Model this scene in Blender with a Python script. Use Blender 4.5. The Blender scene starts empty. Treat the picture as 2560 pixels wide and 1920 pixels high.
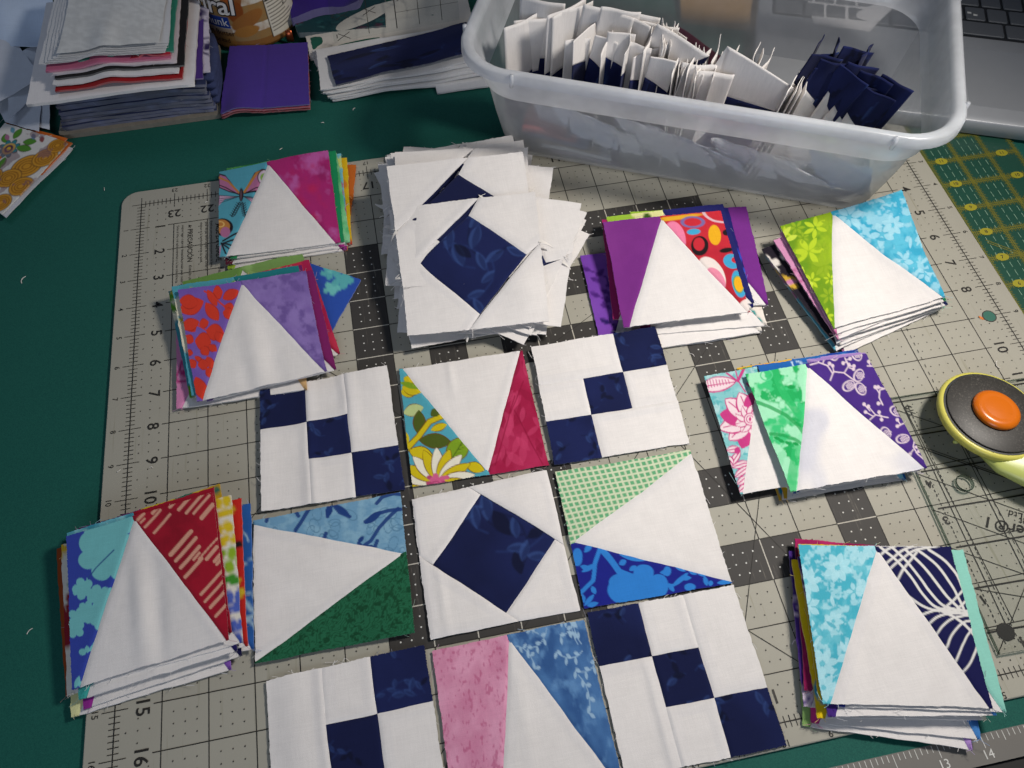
import bpy, math, random
import numpy as np
from mathutils import Vector, Matrix

# ------------------------------------------------------------------ camera
IN = 0.0254
CAM = np.array([7.95376606, -19.48598168, 18.60511853])          # inches
FPX = 2019.05
def rod(r):
    t = np.linalg.norm(r); k = r / t
    K = np.array([[0, -k[2], k[1]], [k[2], 0, -k[0]], [-k[1], k[0], 0]])
    return np.eye(3) + np.sin(t) * K + (1 - np.cos(t)) * K @ K
RC = rod(np.array([2.59282502, -0.25319085, 0.06408203]))
scene = bpy.context.scene
cam_data = bpy.data.cameras.new('camera')
cam = bpy.data.objects.new('camera', cam_data)
scene.collection.objects.link(cam)
M3 = Matrix(((RC[0][0], -RC[1][0], -RC[2][0]), (RC[0][1], -RC[1][1], -RC[2][1]), (RC[0][2], -RC[1][2], -RC[2][2])))
cam.matrix_world = Matrix.Translation(Vector(CAM * IN)) @ M3.to_4x4()
cam_data.sensor_width = 36.0
cam_data.lens = FPX / 2560 * 36
cam_data.clip_start = 0.01
cam_data.clip_end = 30
scene.camera = cam

# ------------------------------------------------------------------ world + lamps
world = bpy.data.worlds.new('World'); scene.world = world; world.use_nodes = True
bg = world.node_tree.nodes['Background']
bg.inputs[0].default_value = (0.60, 0.72, 1.0, 1); bg.inputs[1].default_value = 0.06

def area_lamp(name, loc, target, size, power, color):
    d = bpy.data.lights.new(name, 'AREA'); d.shape = 'DISK'; d.size = size * IN; d.energy = power; d.color = color
    o = bpy.data.objects.new(name, d); scene.collection.objects.link(o)
    o.location = Vector(loc) * IN
    o.rotation_euler = (Vector(target) - Vector(loc)).to_track_quat('-Z', 'Y').to_euler()
    return o
key = area_lamp('desk_lamp', (28.5, -8.5, 23.5), (12.5, -9.8, 0), 5.0, 1.78, (1.0, 0.935, 0.86))
key.data.spread = math.radians(100)
area_lamp('window_light', (-14, 24, 34), (6, -4, 0), 22, 0.9, (0.66, 0.79, 1.0))
area_lamp('front_fill', (-4, -58, 26), (10, 0, 1), 30, 5.6, (0.74, 0.84, 1.0))  # added bluish fill from the viewer's side, lifts the box front and other front faces
scene.view_settings.view_transform = 'Standard'
scene.view_settings.look = 'None'
scene.view_settings.exposure = 0.0
scene.view_settings.gamma = 1.0
scene.render.engine = 'CYCLES'
scene.cycles.max_bounces = 10
scene.cycles.transparent_max_bounces = 24
scene.cycles.caustics_refractive = False
scene.cycles.caustics_reflective = False

# ------------------------------------------------------------------ helpers
COL = scene.collection
rng = np.random.default_rng(7)
random.seed(7)
def bp(u, v, z=0.0):
    d = RC.T @ np.array([(u - 1280) / FPX, (v - 960) / FPX, 1.0])
    return CAM + (z - CAM[2]) / d[2] * d
class Reg:                                     # a measured detail of the table: origin and scale in survey pixels
    def __init__(s, x0, y0, k=2.765): s.x0, s.y0, s.k = x0, y0, k
    def src(s, a, b): return s.x0 + a / s.k, s.y0 + b / s.k
    def at(s, a, b, z=0.0): return bp(*s.src(a, b), z)
FULL = Reg(0, 0, 2212 / 2560)
RA, RB, RCc, RD = Reg(200, 300), Reg(850, 300), Reg(1400, 400), Reg(1760, 400)
RE, RG, RH, RI = Reg(1760, 850), Reg(1760, 1320), Reg(0, 1200), Reg(600, 800)
RK, RL, RM = Reg(600, 1320), Reg(1200, 1320), Reg(1200, 800)

def lin(h):
    if isinstance(h, str):
        h = h.lstrip('#'); c = np.array([int(h[i:i + 2], 16) for i in (0, 2, 4)]) / 255.0
    else: c = np.array(h, float)
    return np.where(c <= 0.04045, c / 12.92, ((c + 0.055) / 1.055) ** 2.4)

def tag(o, label=None, cat=None, group=None, kind=None):
    if label: o['label'] = label
    if cat: o['category'] = cat
    if group: o['group'] = group
    if kind: o['kind'] = kind
    return o
def empty(name, loc, label=None, cat=None, group=None):
    o = bpy.data.objects.new(name, None); COL.objects.link(o)
    o.location = Vector(loc) * IN; o.empty_display_size = 0.01
    return tag(o, label, cat, group)
def link(name, me, mat, parent=None, base=None):
    if mat is not None: me.materials.append(mat)
    o = bpy.data.objects.new(name, me); COL.objects.link(o)
    if parent is not None: o.parent = parent
    return o
def mesh(name, V, F, mat, parent=None, base=(0, 0, 0), smooth=False, colors=None):
    V = (np.asarray(V, float) - np.asarray(base, float)) * IN
    me = bpy.data.meshes.new(name); me.from_pydata(V.tolist(), [], [list(map(int, f)) for f in F])
    if colors is not None:
        a = me.color_attributes.new('Col', 'FLOAT_COLOR', 'POINT')
        c = np.ones((len(V), 4), np.float32); c[:, :3] = colors; a.data.foreach_set('color', c.ravel())
    if smooth: me.polygons.foreach_set('use_smooth', np.ones(len(me.polygons), bool))
    me.update()
    o = link(name, me, mat, parent)
    if parent is None: o.location = Vector(base) * IN
    return o
class MB:                                      # collects simple solids into one mesh
    def __init__(s): s.V, s.F = [], []
    def add(s, V, F):
        n = len(s.V); s.V += [tuple(v) for v in V]; s.F += [tuple(i + n for i in f) for f in F]; return s
    def box(s, x0, x1, y0, y1, z0, z1):
        V = [(x, y, z) for z in (z0, z1) for y in (y0, y1) for x in (x0, x1)]
        return s.add(V, [(0, 2, 3, 1), (4, 5, 7, 6), (0, 1, 5, 4), (2, 6, 7, 3), (0, 4, 6, 2), (1, 3, 7, 5)])
    def quad(s, a, b, c, d): return s.add([a, b, c, d], [(0, 1, 2, 3)])
    def seg(s, x0, y0, x1, y1, w, z):
        d = np.array([x1 - x0, y1 - y0]); L = np.linalg.norm(d)
        if L < 1e-9: return s
        n = np.array([-d[1], d[0]]) / L * w / 2
        return s.quad((x0 - n[0], y0 - n[1], z), (x1 - n[0], y1 - n[1], z), (x1 + n[0], y1 + n[1], z), (x0 + n[0], y0 + n[1], z))
    def disc(s, x, y, r, z, n=10):
        return s.add([(x + r * math.cos(2 * math.pi * i / n), y + r * math.sin(2 * math.pi * i / n), z) for i in range(n)], [tuple(range(n))])
    def loops(s, L, cap0=True, cap1=True):      # list of equal-length rings
        n = len(L[0]); V = [p for l in L for p in l]; F = []
        for k in range(len(L) - 1):
            for i in range(n):
                j = (i + 1) % n
                F.append((k * n + i, k * n + j, (k + 1) * n + j, (k + 1) * n + i))
        if cap0: F.append(tuple(range(n))[::-1])
        if cap1: F.append(tuple(range((len(L) - 1) * n, len(L) * n)))
        return s.add(V, F)
    def build(s, name, mat, parent=None, base=(0, 0, 0), smooth=False): return mesh(name, s.V, s.F, mat, parent, base, smooth)
def rrect(hu, hn, r, z, n=8, c=(0, 0), u=(1, 0), w=(0, 1)):
    P = []
    for cx, cy, a0 in ((hu - r, hn - r, 0), (-hu + r, hn - r, 90), (-hu + r, -hn + r, 180), (hu - r, -hn + r, 270)):
        for i in range(n + 1):
            a = math.radians(a0 + 90 * i / n); x, y = cx + r * math.cos(a), cy + r * math.sin(a)
            P.append((c[0] + x * u[0] + y * w[0], c[1] + x * u[1] + y * w[1], z))
    return P
def tube_pts(pts, r, sides=5):
    pts = [np.array(p, float) for p in pts]; mb = MB(); L = []
    for i, p in enumerate(pts):
        t = pts[min(i + 1, len(pts) - 1)] - pts[max(i - 1, 0)]; t = t / (np.linalg.norm(t) + 1e-9)
        a = np.cross(t, (0, 0, 1)); a = a / (np.linalg.norm(a) + 1e-9) if np.linalg.norm(a) > 1e-6 else np.array([1., 0, 0])
        b = np.cross(a, t); rr = r[i] if hasattr(r, '__len__') else r
        L.append([tuple(p + rr * (a * math.cos(q) + b * math.sin(q))) for q in np.linspace(0, 2 * math.pi, sides, endpoint=False)])
    return mb.loops(L)

# ------------------------------------------------------------------ materials
def new_mat(name):
    m = bpy.data.materials.new(name); m.use_nodes = True
    return m, m.node_tree.nodes, m.node_tree.links, m.node_tree.nodes['Principled BSDF']
def noise_node(N, L, scale, detail=3, rough=0.6, vec=None, dist=0.0):
    n = N.new('ShaderNodeTexNoise'); n.inputs['Scale'].default_value = scale; n.inputs['Detail'].default_value = detail
    n.inputs['Roughness'].default_value = rough; n.inputs['Distortion'].default_value = dist
    if vec is not None: L.new(vec, n.inputs['Vector'])
    return n
def mix_rgb(N, L, fac, a, b, mode='MIX'):
    n = N.new('ShaderNodeMix'); n.data_type = 'RGBA'; n.blend_type = mode
    for s, v in ((n.inputs[0], fac), (n.inputs[6], a), (n.inputs[7], b)):
        if isinstance(v, (int, float)): s.default_value = v
        elif isinstance(v, (tuple, list, np.ndarray)): s.default_value = tuple(v[:3]) + (1,)
        else: L.new(v, s)
    return n.outputs[2]
def ramp(N, L, x, lo, hi):
    n = N.new('ShaderNodeMapRange'); n.inputs[1].default_value = lo; n.inputs[2].default_value = hi; L.new(x, n.inputs[0]); return n.outputs[0]
def bump(N, L, b, h, strength, dist=0.0005):
    n = N.new('ShaderNodeBump'); n.inputs['Strength'].default_value = strength; n.inputs['Distance'].default_value = dist
    L.new(h, n.inputs['Height']); L.new(n.outputs[0], b.inputs['Normal'])
MATS = {}
def plain(name, col, rough=0.6, var=0.12, scale=60, bumpk=0.0, bscale=400, metal=0.0, spec=0.4):
    if name in MATS: return MATS[name]
    m, N, L, b = new_mat(name); c = lin(col)
    geo = N.new('ShaderNodeNewGeometry').outputs['Position']
    n = noise_node(N, L, scale, 4, 0.6, geo)
    L.new(mix_rgb(N, L, n.outputs[0], tuple(c * (1 - var)), tuple(np.minimum(c * (1 + var), 1))), b.inputs['Base Color'])
    b.inputs['Roughness'].default_value = rough; b.inputs['Metallic'].default_value = metal
    b.inputs['Specular IOR Level'].default_value = spec
    if bumpk: bump(N, L, b, noise_node(N, L, bscale, 4, 0.6, geo).outputs[0], bumpk)
    MATS[name] = m; return m
def fabric_mat():
    m, N, L, b = new_mat('printed_cotton')
    at = N.new('ShaderNodeAttribute'); at.attribute_name = 'Col'
    geo = N.new('ShaderNodeNewGeometry').outputs['Position']
    fine = noise_node(N, L, 2600, 2, 0.7, geo); mid = noise_node(N, L, 130, 3, 0.6, geo)
    k = N.new('ShaderNodeMath'); k.operation = 'MULTIPLY_ADD'; L.new(fine.outputs[0], k.inputs[0]); k.inputs[1].default_value = 0.16; k.inputs[2].default_value = 0.86
    k2 = N.new('ShaderNodeMath'); k2.operation = 'MULTIPLY_ADD'; L.new(mid.outputs[0], k2.inputs[0]); k2.inputs[1].default_value = 0.12; k2.inputs[2].default_value = 0.95
    k3 = N.new('ShaderNodeMath'); k3.operation = 'MULTIPLY'; L.new(k.outputs[0], k3.inputs[0]); L.new(k2.outputs[0], k3.inputs[1])
    for sc3 in ((1500, 70, 70), (70, 1500, 70)):                                # slubby warp and weft
        mp = N.new('ShaderNodeMapping'); mp.inputs['Scale'].default_value = sc3; mp.inputs['Rotation'].default_value = (0, 0, .05); L.new(geo, mp.inputs['Vector'])
        sn = noise_node(N, L, 1, 2, .6, mp.outputs[0]); kk = N.new('ShaderNodeMath'); kk.operation = 'MULTIPLY_ADD'; L.new(sn.outputs[0], kk.inputs[0]); kk.inputs[1].default_value = 0.13; kk.inputs[2].default_value = 0.935
        k4 = N.new('ShaderNodeMath'); k4.operation = 'MULTIPLY'; L.new(k3.outputs[0], k4.inputs[0]); L.new(kk.outputs[0], k4.inputs[1]); k3 = k4
    cmb = N.new('ShaderNodeCombineColor')
    for i in range(3): L.new(k3.outputs[0], cmb.inputs[i])
    L.new(mix_rgb(N, L, 1.0, at.outputs['Color'], cmb.outputs[0], 'MULTIPLY'), b.inputs['Base Color'])
    b.inputs['Roughness'].default_value = 0.92; b.inputs['Specular IOR Level'].default_value = 0.15
    b.inputs['Sheen Weight'].default_value = 0.08
    h = N.new('ShaderNodeMath'); h.operation = 'MULTIPLY_ADD'; L.new(mid.outputs[0], h.inputs[0]); h.inputs[1].default_value = 0.9; L.new(fine.outputs[0], h.inputs[2])
    bump(N, L, b, h.outputs[0], 0.35, 0.0004)
    return m
FAB = fabric_mat()

# ------------------------------------------------------------------ painting prints (colour of the dye, per vertex)
_h = np.random.default_rng(99).random((256, 256))
def vnoise(x, y):
    xi = np.floor(x).astype(int); yi = np.floor(y).astype(int); fx, fy = x - xi, y - yi
    fx = fx * fx * (3 - 2 * fx); fy = fy * fy * (3 - 2 * fy)
    g = lambda a, b: _h[a % 256, b % 256]
    return (g(xi, yi) * (1 - fx) + g(xi + 1, yi) * fx) * (1 - fy) + (g(xi, yi + 1) * (1 - fx) + g(xi + 1, yi + 1) * fx) * fy
def fbm(x, y, o=4):
    s = 0; a = .5; t = 0
    for i in range(o): s = s + a * vnoise(x * 2 ** i + 17.3 * i, y * 2 ** i + 9.1 * i); t += a; a *= .55
    return s / t
class CV:
    def __init__(s, x, y, base='#ffffff', aa=4.0):
        s.x, s.y, s.aa = x, y, aa; s.c = np.tile(lin(base), (len(x), 1))
    def m(s, d, col, a=1.0):                    # d: signed distance, negative inside
        k = np.clip(.5 - d / s.aa, 0, 1) * a; s.c = s.c * (1 - k[:, None]) + lin(col) * k[:, None]; return s
    def fill(s, k, col): k = np.clip(k, 0, 1)[:, None]; s.c = s.c * (1 - k) + lin(col) * k; return s
    def loc(s, cx, cy, a=0):
        a = math.radians(a); dx, dy = s.x - cx, s.y - cy
        return dx * math.cos(a) + dy * math.sin(a), -dx * math.sin(a) + dy * math.cos(a)
    def ell(s, cx, cy, rx, ry=None, col='#fff', a=0, k=1.0):
        ry = ry or rx; X, Y = s.loc(cx, cy, a); return s.m((np.sqrt((X / rx) ** 2 + (Y / ry) ** 2) - 1) * min(rx, ry), col, k)
    def ring(s, cx, cy, rx, ry, w, col, a=0):
        X, Y = s.loc(cx, cy, a); d = (np.sqrt((X / rx) ** 2 + (Y / ry) ** 2) - 1) * min(rx, ry); return s.m(np.abs(d) - w / 2, col)
    def line(s, pts, w, col, k=1.0):
        best = np.full(len(s.x), 1e9)
        for (x0, y0), (x1, y1) in zip(pts[:-1], pts[1:]):
            dx, dy = x1 - x0, y1 - y0; L2 = dx * dx + dy * dy + 1e-9
            t = np.clip(((s.x - x0) * dx + (s.y - y0) * dy) / L2, 0, 1)
            best = np.minimum(best, np.hypot(s.x - x0 - t * dx, s.y - y0 - t * dy))
        return s.m(best - w / 2, col, k)
    def leaf(s, x0, y0, x1, y1, w, col, k=1.0):
        dx, dy = x1 - x0, y1 - y0; L = math.hypot(dx, dy); t = ((s.x - x0) * dx + (s.y - y0) * dy) / L / L
        p = np.abs((s.x - x0) * -dy + (s.y - y0) * dx) / L
        hw = w / 2 * np.sin(np.pi * np.clip(t, 0, 1)) ** .75
        return s.m(np.where((t > 0) & (t < 1), p - hw, 99), col, k)
    def flower(s, cx, cy, r, n, col, rot=0, inner=.55):
        X, Y = s.loc(cx, cy, rot); th = np.arctan2(Y, X)
        return s.m(np.hypot(X, Y) - r * (inner + (1 - inner) * np.abs(np.cos(n * th / 2)) ** .7), col)
    def poly(s, pts, col):
        ins = np.zeros(len(s.x), bool); d = np.full(len(s.x), 1e9); q = pts + [pts[0]]
        for (x0, y0), (x1, y1) in zip(q[:-1], q[1:]):
            dx, dy = x1 - x0, y1 - y0; t = np.clip(((s.x - x0) * dx + (s.y - y0) * dy) / (dx * dx + dy * dy + 1e-9), 0, 1)
            d = np.minimum(d, np.hypot(s.x - x0 - t * dx, s.y - y0 - t * dy))
            c = ((y0 > s.y) != (y1 > s.y)); xx = x0 + (s.y - y0) * dx / (dy if abs(dy) > 1e-9 else 1e-9); ins ^= c & (s.x < xx)
        return s.m(np.where(ins, -d, d), col)
    def n(s, sc, seed=0, o=4): return fbm(s.x / sc + seed * 3.7, s.y / sc + seed * 5.3, o)
    def blotch(s, sc, seed, lo, hi, col, o=4, k=1.0): return s.fill(k * np.clip((s.n(sc, seed, o) - lo) / (hi - lo), 0, 1), col)
    def warp(s, amp, sc, seed=0):
        a = s.n(sc, seed) - .5; b = s.n(sc, seed + 9) - .5; s.x = s.x + amp * a; s.y = s.y + amp * b; return s

# ---- generic prints, coordinates in hundredths of an inch over the block
def P_solid(c, c2=None, sc=120):
    def f(v):
        v.c[:] = lin(c)
        if c2: v.blotch(sc, 3, .35, .65, c2)
    return f
def P_mottle(c, c2, c3=None, sc=60, seed=1):
    def f(v):
        v.c[:] = lin(c); v.blotch(sc, seed, .35, .65, c2)
        if c3: v.blotch(sc * .6, seed + 4, .52, .66, c3)
    return f
def P_floral(bgc, cols, seed=1, n=26, r=42):
    def f(v):
        g = np.random.default_rng(seed); v.c[:] = lin(bgc)
        for i in range(n):
            x, y = g.uniform(-20, 370, 2); c = cols[i % len(cols)]; q = r * g.uniform(.5, 1.1); a = g.uniform(0, 360)
            if i % 3: v.flower(x, y, q, 5, c, a)
            else: v.leaf(x, y, x + 2 * q * math.cos(a), y + 2 * q * math.sin(a), q * .8, c)
            if i % 3 == 1: v.ell(x, y, q * .25, q * .25, cols[(i + 1) % len(cols)])
    return f
def P_lines(bgc, lc, seed=1, n=22, w=5):
    def f(v):
        g = np.random.default_rng(seed); v.c[:] = lin(bgc); v.warp(60, 90, seed)
        for i in range(n):
            x, y, a = g.uniform(0, 350), g.uniform(0, 350), g.uniform(0, 180)
            v.line([(x, y), (x + 90 * math.cos(a), y + 90 * math.sin(a)), (x + 140 * math.cos(a + .8), y + 140 * math.sin(a + .8))], w, lc)
    return f
def P_paisley(bgc, lc, seed=1, n=16):
    def f(v):
        g = np.random.default_rng(seed); v.c[:] = lin(bgc); v.warp(40, 70, seed)
        for i in range(n):
            x, y = g.uniform(0, 350, 2); q = g.uniform(18, 42)
            v.ring(x, y, q, q * .7, 6, lc, g.uniform(0, 180)); v.ell(x, y, q * .4, q * .3, lc)
    return f
def P_dots(bgc, cols, seed=1, n=34, r=20):
    def f(v):
        g = np.random.default_rng(seed); v.c[:] = lin(bgc)
        for i in range(n):
            x, y = g.uniform(0, 350, 2); q = r * g.uniform(.6, 1.4); v.ell(x, y, q, q * g.uniform(.6, 1), cols[i % len(cols)], g.uniform(0, 180))
    return f
WHITE = '#e8e4e1'
def P_white(v):
    v.c[:] = lin(WHITE); v.blotch(300, 5, .4, .7, '#e4e0dd', 3)
def P_navy(seed=1, light=.5):
    def f(v):
        v.c[:] = lin('#131a40'); v.blotch(200, seed, .42, .7, '#192250', 3)
        g = np.random.default_rng(seed)
        sx, sy = v.x.mean(), v.y.mean(); ex = max(np.ptp(v.x), np.ptp(v.y)) * .55; u = ex / 140
        for i in range(5):
            x, y, a = sx + g.uniform(-ex, ex), sy + g.uniform(-ex, ex), g.uniform(0, 6.28); q = u * g.uniform(60, 95)
            P = [(x + u * 26 * k * math.cos(a + .22 * k), y + u * 26 * k * math.sin(a + .22 * k)) for k in range(6)]
            v.line(P, u * 4, '#0c1230' if i % 2 else '#24366a', .6)
            for k in (1, 3, 4):
                b = a + .22 * k + (1 if k % 2 else -1) * 1.0; x1, y1 = P[k][0] + q * .7 * math.cos(b), P[k][1] + q * .7 * math.sin(b)
                if g.random() < light:
                    v.leaf(P[k][0], P[k][1], x1, y1, q * .3, '#3a5590', .5); v.leaf(P[k][0] + u * 5, P[k][1] + u * 5, x1, y1, q * .18, '#17224f', .7)
                else: v.leaf(P[k][0], P[k][1], x1, y1, q * .34, '#0b102b', .85)
    return f

# ------------------------------------------------------------------ fabric patches
def grid_poly(poly, n):
    P = np.array(poly, float)
    if len(P) == 3:
        A, B, C = P; uv = []; F = []; ix = lambda i, j: i * (i + 1) // 2 + j
        for i in range(n + 1):
            j = np.arange(i + 1)[:, None]; uv.append(A * (1 - i / n) + B * (i - j) / n + C * j / n)
        for i in range(n):
            for j in range(i + 1):
                F.append((ix(i, j), ix(i + 1, j), ix(i + 1, j + 1)))
                if j < i: F.append((ix(i, j), ix(i + 1, j + 1), ix(i, j + 1)))
        bd = [ix(i, 0) for i in range(n + 1)] + [ix(n, j) for j in range(1, n + 1)] + [ix(i, i) for i in range(n - 1, 0, -1)]
        return np.concatenate(uv), F, bd
    if len(P) == 5:
        u1, F1, b1 = grid_poly(poly[:4], n); u2, F2, b2 = grid_poly([poly[0], poly[3], poly[4]], n); k = len(u1)
        return np.r_[u1, u2], F1 + [tuple(i + k for i in f) for f in F2], b1
    A, B, C, D = P; s, t = np.meshgrid(np.linspace(0, 1, n + 1), np.linspace(0, 1, n + 1)); s = s.ravel()[:, None]; t = t.ravel()[:, None]
    uv = (A * (1 - s) + B * s) * (1 - t) + (D * (1 - s) + C * s) * t; w = n + 1
    F = [(j * w + i, (j + 1) * w + i, (j + 1) * w + i + 1, j * w + i + 1) for j in range(n) for i in range(n)]
    bd = [i for i in range(n)] + [j * w + n for j in range(n)] + [n * w + i for i in range(n, 0, -1)] + [j * w for j in range(n, 0, -1)]
    return uv, F, bd
def homog(q):                                   # unit square -> quad
    src = [(0, 0), (1, 0), (1, 1), (0, 1)]; A = []; b = []
    for (x, y), (u, v) in zip(src, q):
        A += [[x, y, 1, 0, 0, 0, -u * x, -u * y], [0, 0, 0, x, y, 1, -v * x, -v * y]]; b += [u, v]
    h = np.linalg.solve(np.array(A, float), np.array(b, float)); H = np.append(h, 1).reshape(3, 3)
    def f(uv):
        p = np.c_[uv, np.ones(len(uv))] @ H.T; return p[:, 0] / p[:, 2], p[:, 1] / p[:, 2]
    return f
def seg_dist(uv, a, b):
    a, b = np.array(a), np.array(b); d = b - a; t = np.clip(((uv - a) @ d) / (d @ d + 1e-12), 0, 1)
    return np.linalg.norm(uv - a - t[:, None] * d, axis=1)
def make_disp(waves=(), seed=None, amp=0.0):
    g = np.random.default_rng(seed) if seed is not None else None
    R = [(g.uniform(1, 3), g.uniform(1, 3), g.uniform(0, 6.28), amp * g.uniform(.4, 1)) for _ in range(3)] if g is not None else []
    def f(u, v):
        z = np.zeros_like(u)
        for (u0, v0, su, sv, a) in waves: z = z + a * np.exp(-((u - u0) / su) ** 2 - ((v - v0) / sv) ** 2)
        for (fu, fv, ph, a) in R: z = z + a * np.sin(fu * 2.2 * u + fv * 2.2 * v + ph)
        return z
    return f
def fabric_block(name, label, cat, group, corners, patches, disp=None, sketch=None, thick=0.022, wob=0.012, size=3.5, mat=None, fray=5):
    """corners TL,TR,BR,BL in inches; patches: (part name, uv polygon, paint, n, lift)"""
    c = np.array(corners, float); base = c.mean(0); base[2] = c[:, 2].min()
    root = empty(name, base, label, cat, group); seed = rng.uniform(0, 99)
    Hs = homog(sketch) if sketch is not None else None
    for pt in patches:
        pn, poly, paint, n = pt[:4]; lift = pt[4] if len(pt) > 4 else 0
        uv, F, bd = grid_poly(poly, n); u, v = uv[:, :1], uv[:, 1:]
        P = (c[0] * (1 - u) + c[1] * u) * (1 - v) + (c[3] * (1 - u) + c[2] * u) * v
        u, v = uv[:, 0], uv[:, 1]
        z = disp(u, v) if disp else 0
        q = list(poly) + [poly[0]]; ds = np.full(len(uv), 9.)
        for a, b in zip(q[:-1], q[1:]):
            out = any(abs(a[k] - b[k]) < 1e-6 and (abs(a[k]) < 1e-6 or abs(a[k] - 1) < 1e-6) for k in (0, 1))
            if not out: ds = np.minimum(ds, seg_dist(uv, a, b) * size)
        P[:, 2] = P[:, 2] + z + lift * np.exp(-(np.minimum(u, 1) * 0)) - 0.018 * np.exp(-(ds / 0.035) ** 2) + 0.005 * np.exp(-((ds - .12) / .1) ** 2)
        P[:, 0] += wob * 2 * (fbm(u * 5 + seed, v * 5, 3) - .5) * 2; P[:, 1] += wob * 2 * (fbm(u * 5, v * 5 + seed, 3) - .5) * 2
        eb = np.minimum(np.minimum(u, 1 - u), np.minimum(v, 1 - v)) < 1e-6
        P[eb, 0] += rng.normal(0, .005, eb.sum()); P[eb, 1] += rng.normal(0, .005, eb.sum())
        if Hs is not None: X, Y = Hs(uv); cv = CV(X, Y, aa=5.0)
        else: cv = CV(u * 350, v * 350, aa=5.0)
        if paint is not None: paint(cv)
        colr = cv.c
        if paint is P_white or pn in ('centre_patch', 'white_patch'):           # seam allowance lying under the thin cotton shows through
            band = np.clip((.27 - ds) / .03, 0, 1) * (.035 if ds.min() < 1 else 0); colr = colr * (1 - band[:, None] * np.array([1.1, 1.0, .7]))
        sk = P[bd].copy(); sk[:, 2] -= thick; nb = len(bd); off = len(P); V = np.r_[P, P[bd], sk]
        FF = list(F); a, b, d = P[F[0][0]], P[F[0][1]], P[F[0][2]]
        if np.cross(b - a, d - a)[2] < 0: FF = [f[::-1] for f in FF]
        FF += [(off + i, off + nb + i, off + nb + (i + 1) % nb, off + (i + 1) % nb) for i in range(nb)]
        edge = np.minimum(colr[bd] * .8 + .12, 1)
        mesh(pn, V, FF, mat or FAB, root, base, True, np.r_[colr, edge, edge])
        eb_i = np.where(eb)[0]
        if fray and len(eb_i) > 4:
            fm = MB(); fc = []
            for k in rng.choice(eb_i, min(fray, len(eb_i)), replace=False):
                p = P[k]; uvk = uv[k]; o_ = p - P.mean(0); cc = c.mean(0)
                n2 = c[1] - c[0] if min(uvk[0], 1 - uvk[0]) < 1e-6 else c[0] - c[3]; n2 = n2 / np.linalg.norm(n2)
                if n2 @ (p - cc) < 0: n2 = -n2
                t2 = np.array([-n2[1], n2[0], 0]); L_ = rng.uniform(.03, .13); sl = rng.normal(0, 1.2); q0 = [p - n2 * .02 + (n2 * t + t2 * sl * t * t) * L_ + np.array([0, 0, rng.normal(0, .25) * L_ * t - .005]) for t in (0, .5, 1)]
                tb_ = tube_pts(q0, .0045, 3); fm.add(tb_.V, tb_.F); fc += [np.minimum(colr[k] * .7 + .25, .85)] * len(tb_.V)
            tag(mesh('frayed_threads', fm.V, fm.F, mat or FAB, root, base, False, np.array(fc)), kind='stuff')
    return root
def star_patches(pl, pr, m=.46, lb=.05, rb=.96, n=120, nw=44, pw=P_white):
    return [('side_patch', [(0, 0), (m, 0), (lb, 1), (0, 1)], pl, n), ('centre_patch', [(m, 0), (rb, 1), (lb, 1)], pw, nw),
            ('side_patch', [(m - .03, 0), (1, 0), (1, 1), (rb, 1)], pr, n, .012)]
def quad_world(reg, pts, zs): return [reg.at(a, b, z) for (a, b), z in zip(pts, zs)]
def ortho_block(tl, tr, side=3.5, z=None):      # a square block from its top edge, for blocks that run out of view
    tl, tr = np.array(tl), np.array(tr); d = (tr - tl) / np.linalg.norm(tr - tl); p = np.array([d[1], -d[0], 0])
    tr = tl + d * side; return [tl, tr, tr + p * side, tl + p * side]
THREAD_W = plain('thread_white', '#dcd8d2', .8)
def threads(root, base, pts_list, r=.007, mat=None, name='thread'):
    for p in pts_list:
        t = tube_pts(p, r, 4); t.build(name, mat or THREAD_W, root, base)

# ------------------------------------------------------------------ lettering (built together at the end of the script)
TEXTS = []
def text(s, size, x, y, z, rot, mat, parent, base, name='numeral', bold=0.0, shear=0.0, post=None, align='CENTER'):
    TEXTS.append((s, size, x, y, z, rot, mat, parent, base, name, bold, shear, post, align))
def build_texts():
    made = []
    for (s, size, x, y, z, rot, mat, parent, base, name, bold, shear, post, align) in TEXTS:
        c = bpy.data.curves.new('lettering', 'FONT'); c.body = s; c.size = size; c.align_x = align; c.align_y = 'CENTER'
        c.offset = bold * size; c.shear = shear; c.resolution_u = 3; o = bpy.data.objects.new('lettering', c); COL.objects.link(o); made.append(o)
    bpy.context.view_layer.update(); dg = bpy.context.evaluated_depsgraph_get()
    for o, (s, size, x, y, z, rot, mat, parent, base, name, bold, shear, post, align) in zip(made, TEXTS):
        me = bpy.data.meshes.new_from_object(o.evaluated_get(dg)); n = len(me.vertices)
        co = np.empty(n * 3, np.float32); me.vertices.foreach_get('co', co); co = co.reshape(-1, 3).astype(float)
        if post: P = post(co)
        else:
            a = math.radians(rot); P = np.c_[x + co[:, 0] * math.cos(a) - co[:, 1] * math.sin(a), y + co[:, 0] * math.sin(a) + co[:, 1] * math.cos(a), np.full(n, z)]
        P = (P - np.array(base)) * IN
        me.vertices.foreach_set('co', P.astype(np.float32).ravel()); me.materials.clear(); me.update(); me.name = name
        link(name, me, mat, parent)
    for o in made:
        c = o.data; bpy.data.objects.remove(o); bpy.data.curves.remove(c)

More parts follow.
